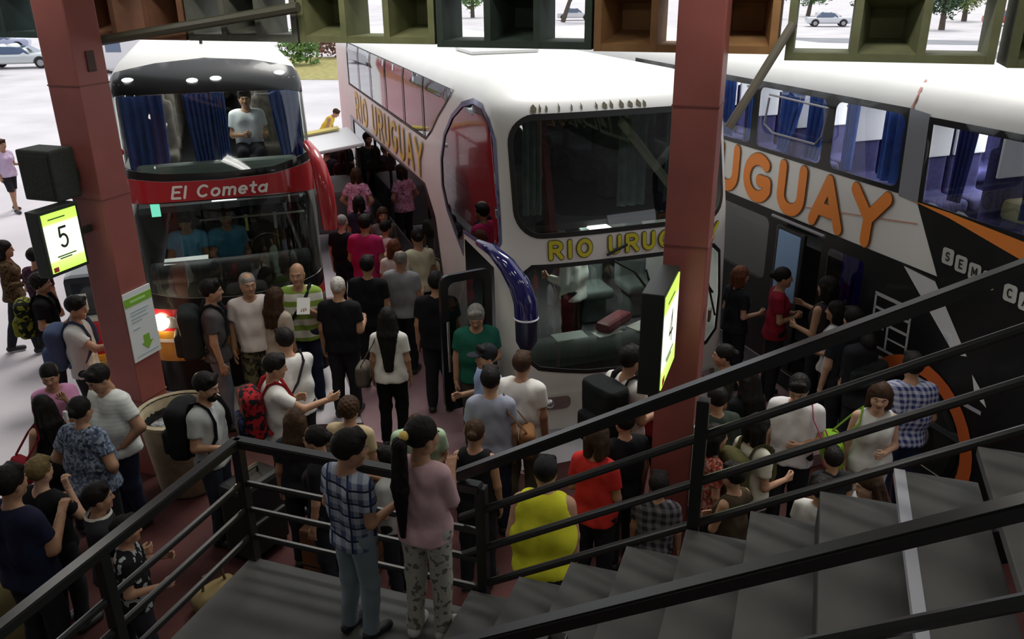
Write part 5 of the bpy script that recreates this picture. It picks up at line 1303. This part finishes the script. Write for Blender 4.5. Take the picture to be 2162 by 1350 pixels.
PE['polo'] = figure('person', 'bald man in white and green striped polo facing the camera', (-2.525, 9.422, 0.012), 178, h=1.87, hair=None, arms=('phone','down'), top=dict(col=(0.66, 0.66, 0.58), pat='stripes', col2=(0.22, 0.34, 0.06), sc=0.55), bottom=dict(col=(.02,.025,.05)))
PE['whitehair'] = figure('person', 'white-haired man in black shirt seen from behind', (-2.013, 9.166, 0.012), 5, h=1.77, hair=('buzz', 'white'), arms=('down','bent'), heavy=.3, top=dict(col=(.010, .010, .012)))
PE['white20'] = figure('person', 'dark-haired man in white shirt with dark cross strap, bending to the left', (-2.202, 7.640, 0.012), -35, h=1.74, hair=('short', 'black'), arms=('bent','out'), lean=10, top=dict(col=(.62, .61, .58)))
PE['white21'] = figure('person', 'man in white shirt with a red and black rucksack, facing right', (-2.264, 7.140, 0.012), 62, h=1.72, hair=('short', 'black'), arms=('bent','out'), head=(10,10), top=dict(col=(.62, .61, .58)))
PE['blk23'] = figure('person', 'dark-haired man in black shirt standing beyond the long-haired woman', (-1.799, 9.961, 0.012), 8, h=1.76, hair=('short', 'black'), arms=('bent','down'), heavy=.3, top=dict(col=(.010, .010, .012)))
PE['longhair'] = figure('person', 'woman with very long black hair in white top and black trousers, from behind', (-1.348, 8.445, 0.012), 2, h=1.66, female=True, hair=('verylong', 'black'), arms=('down','down'), sleeve='short', top=dict(col=(0.64, 0.63, 0.58)), bottom=dict(col=(.006,.006,.007)))
PE['blk25'] = figure('person', 'broad man in black shirt beside the open coach door, from behind', (-0.883, 9.247, 0.012), 2, h=1.78, hair=('short', 'black'), arms=('down','hold'), heavy=.45, top=dict(col=(.010, .010, .012)))
PE['green'] = figure('person', 'man in dark green shirt with grey-black hair looking down', (-0.384, 8.327, 0.012), 172, h=1.76, hair=('short', 'grey'), arms=('hold','down'), head=(10,25), top=dict(col=(0.015, 0.105, 0.07)), bottom=dict(col=(.06,.055,.045)))
PE['capman'] = figure('person', 'man in pale blue shirt and dark cap below the green-shirted man', (-0.232, 7.420, 0.012), -115, h=1.68, hair=('short', 'black'), cap=(.015,.018,.022), arms=('bent','bent'), top=dict(col=(0.26, 0.33, 0.5)))
PE['greyblue'] = figure('person', 'person in grey-blue shirt with brown shoulder bag, from behind', (-0.201, 6.773, 0.012), 2, h=1.73, female=True, hair=('short', 'black'), arms=('bent','down'), heavy=.5, top=dict(col=(0.27, 0.29, 0.36)), bottom=dict(col=(.02,.025,.045)))
PE['white29'] = figure('person', 'dark-haired man in white shirt and olive trousers in front of the white coach', (0.083, 7.156, 0.012), 18, h=1.70, hair=('short', 'brown'), arms=('bent','down'), heavy=.35, top=dict(col=(0.68, 0.66, 0.62)), bottom=dict(col=(.10,.09,.06)))
PE['ltgreen'] = figure('person', 'balding man in pale green shirt bending forward', (-0.828, 6.494, 0.012), 176, h=1.68, hair=('thin', 'brown'), arms=('hold','table'), lean=24, head=(0,25), top=dict(col=(0.36, 0.5, 0.33)))
PE['packman'] = figure('person', 'man in white shirt with large black rucksack beside the lit sign 4', (1.059, 7.005, 0.012), 55, h=1.82, hair=('short', 'black'), arms=('strap','bent'), top=dict(col=(0.62, 0.61, 0.56)))
PE['redsleeve'] = figure('person', 'person in red shirt mostly hidden behind the lit sign 4', (1.349, 7.274, 0.012), 200, h=1.62, hair=('short', 'black'), top=dict(col=(0.2, 0.015, 0.02)))
PE['bald32'] = figure('person', 'bald man in black shirt at the edge of the boarding queue', (-2.571, 12.386, 0.012), 22, h=1.64, hair=('buzz', 'grey'), sk='fair', arms=('down','bent'), top=dict(col=(.010, .010, .012)))
PE['magenta'] = figure('person', 'man in magenta shirt in the boarding queue', (-2.104, 11.715, 0.012), 12, h=1.81, hair=('short', 'black'), arms=('bent','bent'), heavy=.3, top=dict(col=(0.38, 0.02, 0.1)))
PE['whitepink'] = figure('person', 'woman in white top with dark hair behind the magenta shirt', (-1.905, 12.306, 0.012), 40, h=1.56, female=True, hair=('short', 'black'), top=dict(col=(0.62, 0.52, 0.53)))
PE['redhair'] = figure('person', 'woman with reddish hair in white top in the boarding queue', (-1.617, 11.118, 0.012), 10, h=1.62, female=True, hair=('bob', 'red'), top=dict(col=(0.6, 0.56, 0.52)))
PE['greybald'] = figure('person', 'bald man in grey shirt in the boarding queue, from behind', (-1.425, 10.305, 0.012), 10, h=1.72, hair=('thin', 'grey'), heavy=.3, arms=('bent','bent'), top=dict(col=(0.3, 0.31, 0.32)))
PE['cream'] = figure('person', 'woman in pale cream top carrying a cream bag near the white coach', (-1.291, 11.226, 0.012), -20, h=1.74, female=True, hair=('bun', 'black'), arms=('bent','bent'), top=dict(col=(0.6, 0.6, 0.42)))
PE['pinkfl'] = figure('person', 'woman in pink floral shirt far up the boarding queue', (-2.834, 15.337, 0.012), 8, h=1.72, female=True, hair=('bob', 'brown'), arms=('hip','hip'), heavy=.3, top=dict(col=(0.6, 0.22, 0.34), pat='floral', col2=(0.62, 0.42, 0.55)))
PE['dk39'] = figure('person', 'dark-shirted person left below the white cart roof', (-3.861, 17.760, 0.012), 10, h=1.68, hair=('short', 'black'), top=dict(col=(0.03, 0.02, 0.03)))
PE['dk40'] = figure('person', 'person in dark brown shirt under the white cart roof', (-3.475, 17.484, 0.012), -20, h=1.66, female=True, hair=('bob', 'brown'), top=dict(col=(0.05, 0.02, 0.02)))
PE['dk40b'] = figure('person', 'person in black shirt deepest in the gap between the coaches', (-3.648, 18.143, 0.012), 180, h=1.86, hair=('short', 'black'), top=dict(col=(0.02, 0.02, 0.022)))
PE['dk41'] = figure('person', 'person in dark navy top behind the pink floral shirt', (-2.499, 13.551, 0.012), 0, h=1.64, female=True, hair=('bob', 'black'), top=dict(col=(0.03, 0.025, 0.045)))
PE['face42'] = figure('person', 'woman facing back along the queue with brown hair', (-2.023, 12.963, 0.012), 165, h=1.60, female=True, hair=('bob', 'brown'), top=dict(col=(0.12, 0.1, 0.09)))
PE['vest'] = figure('person', 'person in yellow vest bending beside the white cart roof', (-5.369, 24.599, 0.012), 95, h=1.62, hair=('short', 'brown'), lean=38, arms=('table','table'), sleeve='none', top=dict(col=(0.65, 0.48, 0.06)))
PE['tan'] = figure('person', 'brown-haired person in tan shirt in front of the boy', (-1.438, 6.512, 0.012), 15, h=1.58, hair=('curly', 'brown'), heavy=.3, top=dict(col=(0.42, 0.33, 0.2)))
PE['brown45'] = figure('person', 'woman with wavy brown hair in dark top behind the landing rail', (-1.869, 6.353, 0.012), -10, h=1.56, female=True, hair=('wavy', 'brown'), top=dict(col=(0.02, 0.02, 0.025)))
PE['girl46'] = figure('person', 'young woman in black top looking left behind the landing rail', (-1.554, 5.886, 0.012), -75, h=1.66, female=True, hair=('bun', 'black'), head=(0,5), top=dict(col=(.010, .010, .012)))
PE['tankw'] = figure('person', 'woman in black tank top with brown hair tied up, from behind', (-0.318, 6.019, 0.012), 12, h=1.62, female=True, hair=('bun', 'brown'), sleeve='none', arms=('cross','down'), top=dict(col=(.010, .010, .012)))
PE['yellow'] = figure('person', 'heavy person in yellow sleeveless vest and black cap below the stair rail', (0.208, 5.189, 0.012), 10, h=1.70, heavy=.9, hair=('short', 'black'), cap=(.02,.022,.025), sleeve='none', lean=12, arms=('bent','down'), top=dict(col=(0.55, 0.55, 0.03)))
PE['red49'] = figure('person', 'woman in bright red top behind the stair rail', (0.659, 5.800, 0.012), 35, h=1.69, female=True, hair=('bob', 'brown'), arms=('bent','hold'), top=dict(col=(0.5, 0.03, 0.025)))
PE['child50'] = figure('person', 'child in dark checked top in front of the right column foot', (1.133, 5.607, 0.012), 15, h=1.35, hair=('short', 'black'), top=dict(col=(0.03, 0.025, 0.035), pat='check', col2=(0.16, 0.15, 0.16)))
PE['blk51'] = figure('person', 'person in black shirt between the red top and the right column', (0.953, 6.271, 0.012), -20, h=1.56, hair=('short', 'black'), top=dict(col=(0.012, 0.012, 0.015)))
PE['grey52'] = figure('person', 'child in grey shirt stretching an arm between the boy and the girl', (-1.004, 5.902, 0.012), -70, h=1.45, hair=('short', 'black'), arms=('bent','out'), top=dict(col=(0.36, 0.37, 0.35)))
PE['olive53'] = figure('person', 'woman with dark hair in dark olive top right of the column, facing left', (2.104, 7.522, 0.012), -75, h=1.60, female=True, hair=('bun', 'black'), top=dict(col=(0.035, 0.04, 0.025)))
PE['blk54'] = figure('person', 'woman with long dark hair in black top with beige strap beside the rail post', (2.164, 6.935, 0.012), -25, h=1.62, female=True, hair=('long', 'black'), top=dict(col=(0.014, 0.012, 0.014)))
PE['white55'] = figure('person', 'man in white collared shirt looking down between the stair rails', (2.516, 6.607, 0.012), 205, h=1.74, hair=('short', 'black'), head=(0,24), arms=('hold','down'), top=dict(col=(0.62, 0.6, 0.6)), bottom=dict(col=(.02,.02,.028)))
PE['tank56'] = figure('person', 'woman in white lettered tank top facing the camera', (3.188, 6.519, 0.012), 190, h=1.68, female=True, hair=('bob', 'brown'), sk='fair', sleeve='none', arms=('hold','down'), head=(12,5), top=dict(col=(0.6, 0.6, 0.57)), bottom=dict(col=(.5,.5,.48)))
PE['check57'] = figure('person', 'man in blue and white checked shirt and jeans, from behind', (3.669, 6.950, 0.012), 5, h=1.74, hair=('short', 'black'), heavy=.45, arms=('bent','bent'), top=dict(col=(0.42, 0.44, 0.55), pat='check', col2=(0.03, 0.04, 0.16), sc=1.25), bottom=dict(col=(.02,.03,.07)))
PE['red58'] = figure('person', 'woman in dark red shirt holding something at the orange-lettered coach door', (3.124, 9.218, 0.142), 100, h=1.68, female=True, hair=('bun', 'black'), arms=('hold','hold'), top=dict(col=(0.22, 0.012, 0.025)))
PE['door59'] = figure('person', 'woman with black hair and bare arms near the coach door', (3.493, 8.690, 0.142), -30, h=1.74, female=True, hair=('bob', 'black'), arms=('bent','out'), sleeve='none', top=dict(col=(0.03, 0.025, 0.03)))
PE['white60'] = figure('person', 'woman with black hair in white shirt near the coach door', (3.512, 8.418, 0.142), -55, h=1.56, female=True, hair=('bob', 'black'), arms=('bent','bent'), top=dict(col=(0.52, 0.5, 0.48)))
PE['blk61'] = figure('person', 'person in black shirt with one arm hanging, with dark rucksack', (3.537, 8.041, 0.012), -5, h=1.76, hair=('short', 'black'), sk='fair', arms=('down','bent'), top=dict(col=(0.015, 0.016, 0.02)))
PE['dk62'] = figure('person', 'dark-haired person in black shirt carrying a white and blue bundle', (3.619, 7.803, 0.012), 10, h=1.56, hair=('short', 'black'), arms=('bent','bent'), top=dict(col=(0.02, 0.02, 0.022)))
PE['redhd63'] = figure('person', 'woman with reddish-blond hair in dark top beside the orange-lettered coach', (2.720, 9.501, 0.142), 70, h=1.60, female=True, hair=('bob', 'red'), sk='fair', arms=('bent','bent'), top=dict(col=(0.014, 0.018, 0.02)))
PE['cream64'] = figure('person', 'woman in cream shirt with olive strap behind the stair rail', (2.002, 6.070, 0.012), 65, h=1.62, female=True, hair=('bob', 'black'), arms=('strap','bent'), top=dict(col=(0.5, 0.48, 0.4)))
PE['child65'] = figure('person', 'black-haired child in dark top low between the stair rails', (2.707, 6.130, 0.012), 0, h=1.24, hair=('short', 'black'), top=dict(col=(0.016, 0.016, 0.02)))
PE['girl66'] = figure('person', 'girl with long brown hair looking left beyond the white stair nosing', (2.685, 5.374, 0.012), -95, h=1.52, female=True, hair=('long', 'brown'), sk='fair', head=(0,8), top=dict(col=(0.36, 0.37, 0.37)))
PE['white67'] = figure('person', 'small child in white shirt low behind the steps', (2.381, 5.536, 0.012), 40, h=1.34, hair=('short', 'black'), top=dict(col=(0.58, 0.57, 0.54)))
PE['olive68'] = figure('person', 'person in dark green shirt directly behind the stair rail post', (1.801, 6.570, 0.012), -15, h=1.62, hair=('short', 'black'), top=dict(col=(0.03, 0.04, 0.03)))
PE['redpat69'] = figure('person', 'woman in red patterned dress beside the right column', (1.633, 6.013, 0.012), 80, h=1.56, female=True, hair=('bob', 'black'), sk='tan', top=dict(col=(0.28, 0.05, 0.035), pat='floral', col2=(0.35, 0.2, 0.15)))
PE['tan69b'] = figure('person', 'bare-armed person in dark vest right of the rail post', (1.702, 5.518, 0.012), -40, h=1.50, female=True, hair=('short', 'black'), sleeve='none', arms=('cross','cross'), top=dict(col=(0.05, 0.035, 0.02)))
PE['boy'] = figure('person', 'boy in blue and white plaid shirt and pale jeans standing on the landing', (-0.876, 3.812, 1.502), 38, h=1.29, res=.0095, hair=('short', 'black'), arms=('bent','bent'), head=(22,8), top=dict(col=(0.34, 0.38, 0.44), pat='plaid', col2=(0.06, 0.08, 0.15), sc=0.9), bottom=dict(col=(.19,.235,.26)), shoe=(.01,.01,.012))
PE['girl'] = figure('person', 'girl with long black ponytail in pink shirt standing on the landing', (-0.484, 3.801, 1.502), 22, h=1.37, res=.0095, female=True, hair=('ponytail', 'black'), sleeve='three', arms=('chin','phone'), head=(28,4), top=dict(col=(0.56, 0.37, 0.4)), bottom=dict(col=(.44,.43,.37), pat='print', col2=(.16,.16,.14), sc=.7), shoe=(.6,.58,.55))
# ------------------------------------------------------------------ rucksacks, bags, passengers
backpack('black rucksack with yellow-green flashes worn by the young man in black', *PE['blackpack'], (.012, .014, .01), (.20, .22, .02), 'camo', (.16, .17, .02))
backpack('blue-grey rucksack worn by the man reaching forward', *PE['greypack'], (.05, .07, .13), (.07, .10, .18))
backpack('black rucksack worn by the bearded man', *PE['beard'], (.012, .014, .014), (.016, .02, .02), sc=1.1)
backpack('big dark rucksack carried by the man in the dark grey shirt', *PE['darkgrey'], (.018, .02, .018), (.02, .022, .02), sc=1.15)
backpack('red, blue and black rucksack worn by the man in white behind the landing', *PE['white21'], (.30, .015, .02), (.03, .04, .12), 'camo', (.012, .012, .014), sc=1.05)
backpack('large black rucksack worn by the man beside sign 4', *PE['packman'], (.012, .014, .013), (.014, .016, .016), sc=1.3)
backpack('dark rucksack worn by the person with the hanging arm', *PE['blk61'], (.014, .014, .018), (.02, .02, .024))
backpack('olive rucksack worn by the woman in the cream shirt', *PE['cream64'], (.06, .055, .02), (.05, .05, .02))
def near(k, dx, dy, z=.012):
    b = PE[k][0]; a = b.rotation_euler.z
    return Vector((b.location.x+math.cos(a)*dx-math.sin(a)*dy, b.location.y+math.sin(a)*dx+math.cos(a)*dy, z)), a
def strap_bag(label, k, side, col, name='shoulder_bag', zz=.80, d=(.14, .30, .26), fwd=0.0):
    """bag hung from a shoulder: body plus the strap over the wearer"""
    b, i = PE[k]; kk = i['k']; root = empty(name, b.location, b.rotation_euler.z); tag(root, label, 'bag')
    F = Field((-.2, -.3, -.05), (.2, .3, .45), .014); F.rbox((0, 0, d[2]/2), (d[0]/2, d[1]/2, d[2]/2), .05); F.wob(.006, 18, 1.0); v, f = F.mesh()
    o = link('bag_body', mesh_np('bag_body', (v+np.array([side*.33, fwd, zz]))*kk, f, [cloth(col)]), root)
    mb = MB(); A = i['up']; pts = [(side*.33, fwd+.10, zz+d[2]), A((side*.16, .11, 1.36)), A((side*.12, .0, 1.485)), A((side*.16, -.11, 1.36)), (side*.33, fwd-.10, zz+d[2])]
    mb.tube([Vector(p)*kk for p in pts], .016, seg=8, flat=(1, .1, .3)); mb.build('shoulder_strap', cloth(tuple(c*.6 for c in col)), root, smooth=True)
    return root
strap_bag('tan shoulder bag of the long-haired woman in white', 'longhair', -1, (.10, .085, .07))
strap_bag('brown leather shoulder bag of the person in grey-blue', 'greyblue', 1, (.16, .075, .03), zz=.88)
strap_bag('red bag of the woman in the black sleeveless top', 'tank', -1, (.24, .012, .02), zz=.92)
strap_bag('pale cream bag carried by the woman in the cream top', 'cream', 1, (.58, .56, .40), zz=1.0)
strap_bag('lime green bag of the woman in the white tank top', 'tank56', 1, (.16, .30, .02), zz=.86, d=(.16, .36, .3))
strap_bag('pink purse of the man in the white collared shirt', 'white55', -1, (.55, .10, .20), zz=.92, d=(.1, .2, .14), fwd=.05)
def sash(label, k, s, col):
    b, i = PE[k]; kk = i['k']; A = i['up']; root = empty('crossbody_bag', b.location, b.rotation_euler.z); tag(root, label, 'bag')
    mb = MB(); mb.tube([Vector(A(p))*kk for p in ((s*.12, .0, 1.49), (s*.07, .135, 1.34), (-s*.06, .145, 1.16), (-s*.19, .06, 1.0), (-s*.16, -.10, .99), (0, -.14, 1.2), (s*.10, -.13, 1.4), (s*.12, .0, 1.49))], .024, seg=8, flat=(0, .5, 1)); mb.build('strap', cloth(col), root, smooth=True)
    mb = MB(); mb.box(Vector((-s*.24, .02, .94))*kk, (.08, .24, .20), bev=.03); mb.build('bag_body', cloth(col), root)
sash('dark crossbody bag of the man in the striped polo', 'polo', -1, (.015, .018, .02))
sash('dark crossbody bag of the man in white bending left', 'white20', 1, (.018, .018, .02))
p, a = near('floral', 0, 0)
suitcase('black suitcase standing behind the landing rail', AN(-2.95, 1.72, .012), R(60), (.012, .012, .013), d=(.50, .32, .74))
bag('camouflage duffel bag among the people behind the landing rail', AN(-2.35, 2.75, .012), R(20), (.05, .055, .02), (.62, .36, .5), 'duffel_bag', 'camo', (.22, .22, .07))
bag('khaki cloth bag at the bottom left corner', AN(-4.05, .15, .012), R(20), (.24, .20, .09), (.5, .34, .62), 'cloth_bag')
bag('small tan bag on the red floor beside the landing', AN(-2.85, .95, .012), R(50), (.20, .15, .07), (.42, .2, .2), 'cloth_bag')
bag('brown leather holdall behind the landing corner post', AN(-2.0, 1.75, .55), R(10), (.22, .075, .02), (.44, .3, .42), 'holdall')
mb = MB(); gbox(mb, -2.3, -1.7, 1.45, 2.05, .012, .55, bev=.02); o = mb.build('wooden_crate', mat('crate_brown', (.14, .055, .02), .7, var=.25, scale=4)); tag(o, 'brown wooden crate under the leather holdall behind the landing', 'crate')
mb = MB()
for z in (.18, .36): gbox(mb, -2.305, -1.695, 1.445, 2.055, z, z+.012)
mb.build('crate_gap', RUBBER, o)
bag('white plastic bag below the stair treads', AN(1.25, .72, .012), 0.4, (.60, .60, .60), (.4, .3, .55), 'carrier_bag')
bag('emerald green bag behind the stair treads', AN(2.35, .92, .012), 0.2, (.02, .30, .15), (.36, .3, .5), 'carrier_bag')
b_, i_ = PE['polo']
def held(k, arm, label, name, mesh_fn, cat):
    b, i = PE[k]; s, sh, el, wr, th, hd = i['joints'][arm]; d = nrm(wr-el); c = Vector(wr+d*.10)*i['k']
    M = Matrix.Translation(b.location) @ Matrix.Rotation(b.rotation_euler.z, 4, 'Z') @ Matrix.Translation(c)
    root = mesh_fn(name); root.matrix_world = M; tag(root, label, cat); return root
def card(col, d):
    def f(name):
        mb = MB(); mb.box((0, 0, .02), d, M=Matrix.Rotation(R(35), 3, 'X'), bev=.004); return mb.build(name, mat('held_%.2f_%.2f_%.2f' % col, col, .5))
    return f
held('polo', 0, 'white papers held up by the man in the striped polo', 'papers', card((.8, .8, .78), (.15, .02, .20)), 'papers')
held('greypack', 1, 'white sheet held by the man with the blue rucksack', 'papers', card((.6, .58, .62), (.22, .02, .30)), 'papers')
held('boy', 1, 'small dark toy held by the boy on the landing', 'toy', card((.03, .03, .04), (.05, .03, .08)), 'toy')
held('dk62', 0, 'white and blue bundle carried by the dark-haired person', 'bundle', card((.5, .52, .6), (.3, .2, .3)), 'bundle')
# hair tie of the girl is a part of the girl
g, gi = PE['girl']; HRm = gi['HR']; c = gi['sm'](gi['hc']+HRm@np.array([0, -.145, .045]))
mb = MB(); bmesh.ops.create_uvsphere(mb.bm, u_segments=14, v_segments=8, radius=.030, matrix=Matrix.Translation(Vector(c))); mb.build('hair_tie', mat('tie_yellow', (.62, .45, .10), .5), g, smooth=True)
g, gi = PE['floral']; c = gi['sm'](gi['hc']+gi['HR']@np.array([0, -.17, .035]))
mb = MB(); mb.box(Vector(c), (.035, .03, .09), bev=.01); mb.build('hair_clip', mat('clip_white', (.6, .62, .6), .4), g)
# collar of the young person in dark
g, gi = PE['collar']; mb = MB(); c = Vector(gi['sm'](gi['up']((0, -.0, 1.445))))
mb.lathe([(.080, -.012), (.098, .012), (.086, .03)], 20, tuple(c)); mb.build('collar', mat('collar_white', (.6, .58, .52), .8), g, smooth=True)
# people inside the coaches
def seated(k, surf_t, surf_l, lx, ly, lz, label, brg=0, **kw):
    o = ET*(surf_t+lx)+EL*(surf_l+ly)+Vector((0, 0, lz))
    PE[k] = figure('person', label, o, 161.3+brg, pose=kw.pop('pose', 'sit'), **kw); return PE[k]
seated('crew1', -.08, 9.95, -.50, 1.12, 1.0, 'crew member in light blue shirt writing at the lit dashboard of the red-front coach', 8, h=1.70, top=dict(col=(.14, .42, .66)), arms=('table', 'table'), head=(0, 25), hair=('short', 'black'))
seated('crew2', -.08, 9.95, -.02, 1.12, 1.0, 'second crew member in light blue shirt in the red-front coach, nearer the steering wheel', -10, h=1.70, top=dict(col=(.08, .30, .46)), arms=('bent', 'table'), head=(0, 10), hair=('short', 'brown'))
seated('pass', -.08, 9.95, .42, 1.75, 2.42, 'passenger in white shirt behind the upper windshield of the red-front coach', 0, h=1.62, top=dict(col=(.62, .64, .66)), arms=('bent', 'hold'), head=(0, 5), hair=('short', 'black'))
seated('steward', 4.05, 7.85, -.24, 1.05, .46, 'man in pale green-white shirt standing inside the white coach behind its lower windshield', 150, pose='stand', h=1.74, top=dict(col=(.74, .80, .74)), sleeve='long', arms=('bent', 'out'), hair=('short', 'black'))
o = empty('papers', TLp(0, 0) + ET*(-.08-.52)+EL*(9.95+.42)+Vector((0, 0, 1.865)), -BUSY); tag(o, 'bright white sheet on the dashboard of the red-front coach', 'papers')
mb = MB(); mb.box((0, 0, 0), (.50, .26, .012), bev=.003); mb.build('paper_stack', mat('sheet_white', (.85, .85, .85), .5), o)
l = bpy.data.lights.new('map_lamp', 'SPOT'); l.energy = 12; l.spot_size = R(60); l.color = (1, .98, .95); lo = bpy.data.objects.new('map_lamp', l); C.objects.link(lo); lo.parent = B1; lo.location = (-.5, .50, 2.55); lo['kind'] = 'helper'
for i, (x, y, c, d) in enumerate(((-.55, .42, (.42, .50, .46), (.40, .22, .03)), (-.1, .36, (.55, .58, .52), (.34, .16, .02)), (.35, .40, (.5, .5, .45), (.3, .2, .02)), (.05, .50, (.14, .02, .03), (.55, .2, .12)))):
    o = empty('papers' if i < 3 else 'folded_jacket', ET*(4.05+x)+EL*(7.85+y)+Vector((0, 0, 1.09+.01*i)), -BUSY+.2*i)
    tag(o, ('pale green sheet at the left end of the white coach dashboard', 'white sheet in the middle of the white coach dashboard', 'cream sheet right of the middle on the white coach dashboard', 'dark red folded jacket on the white coach dashboard')[i], 'papers' if i < 3 else 'jacket')
    mb = MB(); mb.box((0, 0, d[2]/2), d, bev=min(d)*.4); mb.build('sheet' if i < 3 else 'cloth_fold', mat('dashthing_%d' % i, c, .6), o)
# glowing panels and lights added to brighten the coach interiors
def cabin(root, x, y, z, sx, sy, p, col=(1, .97, .93)):
    mb = MB(); mb.box((x, y, z+.03), (sx, sy, .03), bev=.008); o = mb.build('cabin_fill_panel', mat('cabin_fill_glow', (1, 1, 1), .4, emit=(1, .97, .93), es=2.0), root)
    l = bpy.data.lights.new('cabin_fill_light', 'AREA'); l.shape = 'RECTANGLE'; l.size = sx; l.size_y = sy; l.energy = p; l.color = col
    q = bpy.data.objects.new('cabin_fill_light', l); C.objects.link(q); q.parent = root; q.location = (x, y, z); q['kind'] = 'helper'
cabin(B3, .0, 5.0, 3.88, .25, 7.0, 240); cabin(B2, 0, 1.5, 2.20, .25, 1.4, 24); cabin(B1, 0, 1.4, 2.38, .3, .8, 24); cabin(B1, 0, 2.2, 3.95, .3, 1.6, 28)

hl = bpy.data.lights.new('headlight', 'SPOT'); hl.energy = 90; hl.spot_size = R(110); hl.spot_blend = .8; hl.color = (1, .72, .40); hl.shadow_soft_size = .08
ho = bpy.data.objects.new('headlight', hl); C.objects.link(ho); ho.parent = B1; ho.location = S1.P(-.90, 1.24, .16); ho.rotation_euler = (R(78), 0, R(-6+180)); ho['kind'] = 'helper'
# ------------------------------------------------------------------ light
w = bpy.data.worlds.new('sky'); bpy.context.scene.world = w; w.use_nodes = True
nt = w.node_tree; bg = nt.nodes['Background']
bg.inputs['Color'].default_value = (.93, .96, 1.0, 1); bg.inputs['Strength'].default_value = 1.15
sun = bpy.data.lights.new('sun', 'SUN'); so = bpy.data.objects.new('sun', sun); C.objects.link(so); so.rotation_euler = (R(-28), R(12), 0); sun.energy = 2.4; sun.angle = R(25); sun.color = (1, .97, .92)
# fluorescent tubes under the hall ceiling, with extra ones added to soften shadows
TUBE = mat('tube_on', (1, 1, 1), .4, emit=(1, .98, .92), es=5.0)
def tube_light(a, n, z, p):
    root = empty('ceiling_light', AN(a, n, z), GROT); tag(root, 'white fluorescent tube fitting under the hall ceiling', 'ceiling light', 'fluorescent fittings')
    mb = MB(); mb.box((0, 0, .06), (1.3, .34, .05), bev=.01); mb.build('housing', mat('housing_white', (.7, .7, .68), .5), root)
    mb = MB(); [mb.tube([(-.6, y, .015), (.6, y, .015)], .018, seg=10) for y in (-.09, .09)]; mb.build('tube', TUBE, root)
    mb = MB(); mb.tube([(0, 0, .08), (0, 0, 6.2-z)], .012, seg=6); mb.build('hanger', STL, root)
    l = bpy.data.lights.new('tube_lamp', 'AREA'); l.shape = 'RECTANGLE'; l.size = 1.3; l.size_y = .3; l.energy = p; l.color = (1, .965, .89)
    o = bpy.data.objects.new('tube_lamp', l); C.objects.link(o); o.parent = root; o.location = (0, 0, -.02); o['kind'] = 'helper'
for a, n, p in ((-5.5, 1.8, 20), (-2.2, 2.0, 25), (1.4, 2.1, 25), (4.8, 2.0, 21), (-4.0, -.4, 11), (-.4, -.4, 11), (3.4, -.2, 11), (-3.6, -3.6, 8), (2.2, -3.6, 8)):
    tube_light(a, n, 6.0, p)
cam = bpy.data.cameras.new('camera'); co = bpy.data.objects.new('camera', cam); C.objects.link(co)
co.location = (0, 0, 5.0)
th, ro = R(22.3), R(.65)
F_ = Vector((0, math.cos(th), -math.sin(th))); U0 = Vector((0, math.sin(th), math.cos(th))); X0 = Vector((1, 0, 0))
Xr = X0*math.cos(ro)-U0*math.sin(ro); Ur = X0*math.sin(ro)+U0*math.cos(ro)
co.matrix_world = Matrix.Translation((0, 0, 5.0)) @ Matrix((Xr, Ur, -F_)).transposed().to_4x4()
cam.sensor_width = 36; cam.lens = 36*1779/2162; cam.clip_start = .05; cam.clip_end = 400
s = bpy.context.scene; s.camera = co
s.view_settings.view_transform = 'Standard'; s.view_settings.look = 'None'; s.view_settings.gamma = 1; s.view_settings.use_curve_mapping = False
s.view_settings.exposure = 0.0
s.cycles.max_bounces = 8; s.cycles.transparent_max_bounces = 16; s.cycles.sample_clamp_indirect = 6; s.cycles.use_denoising = True
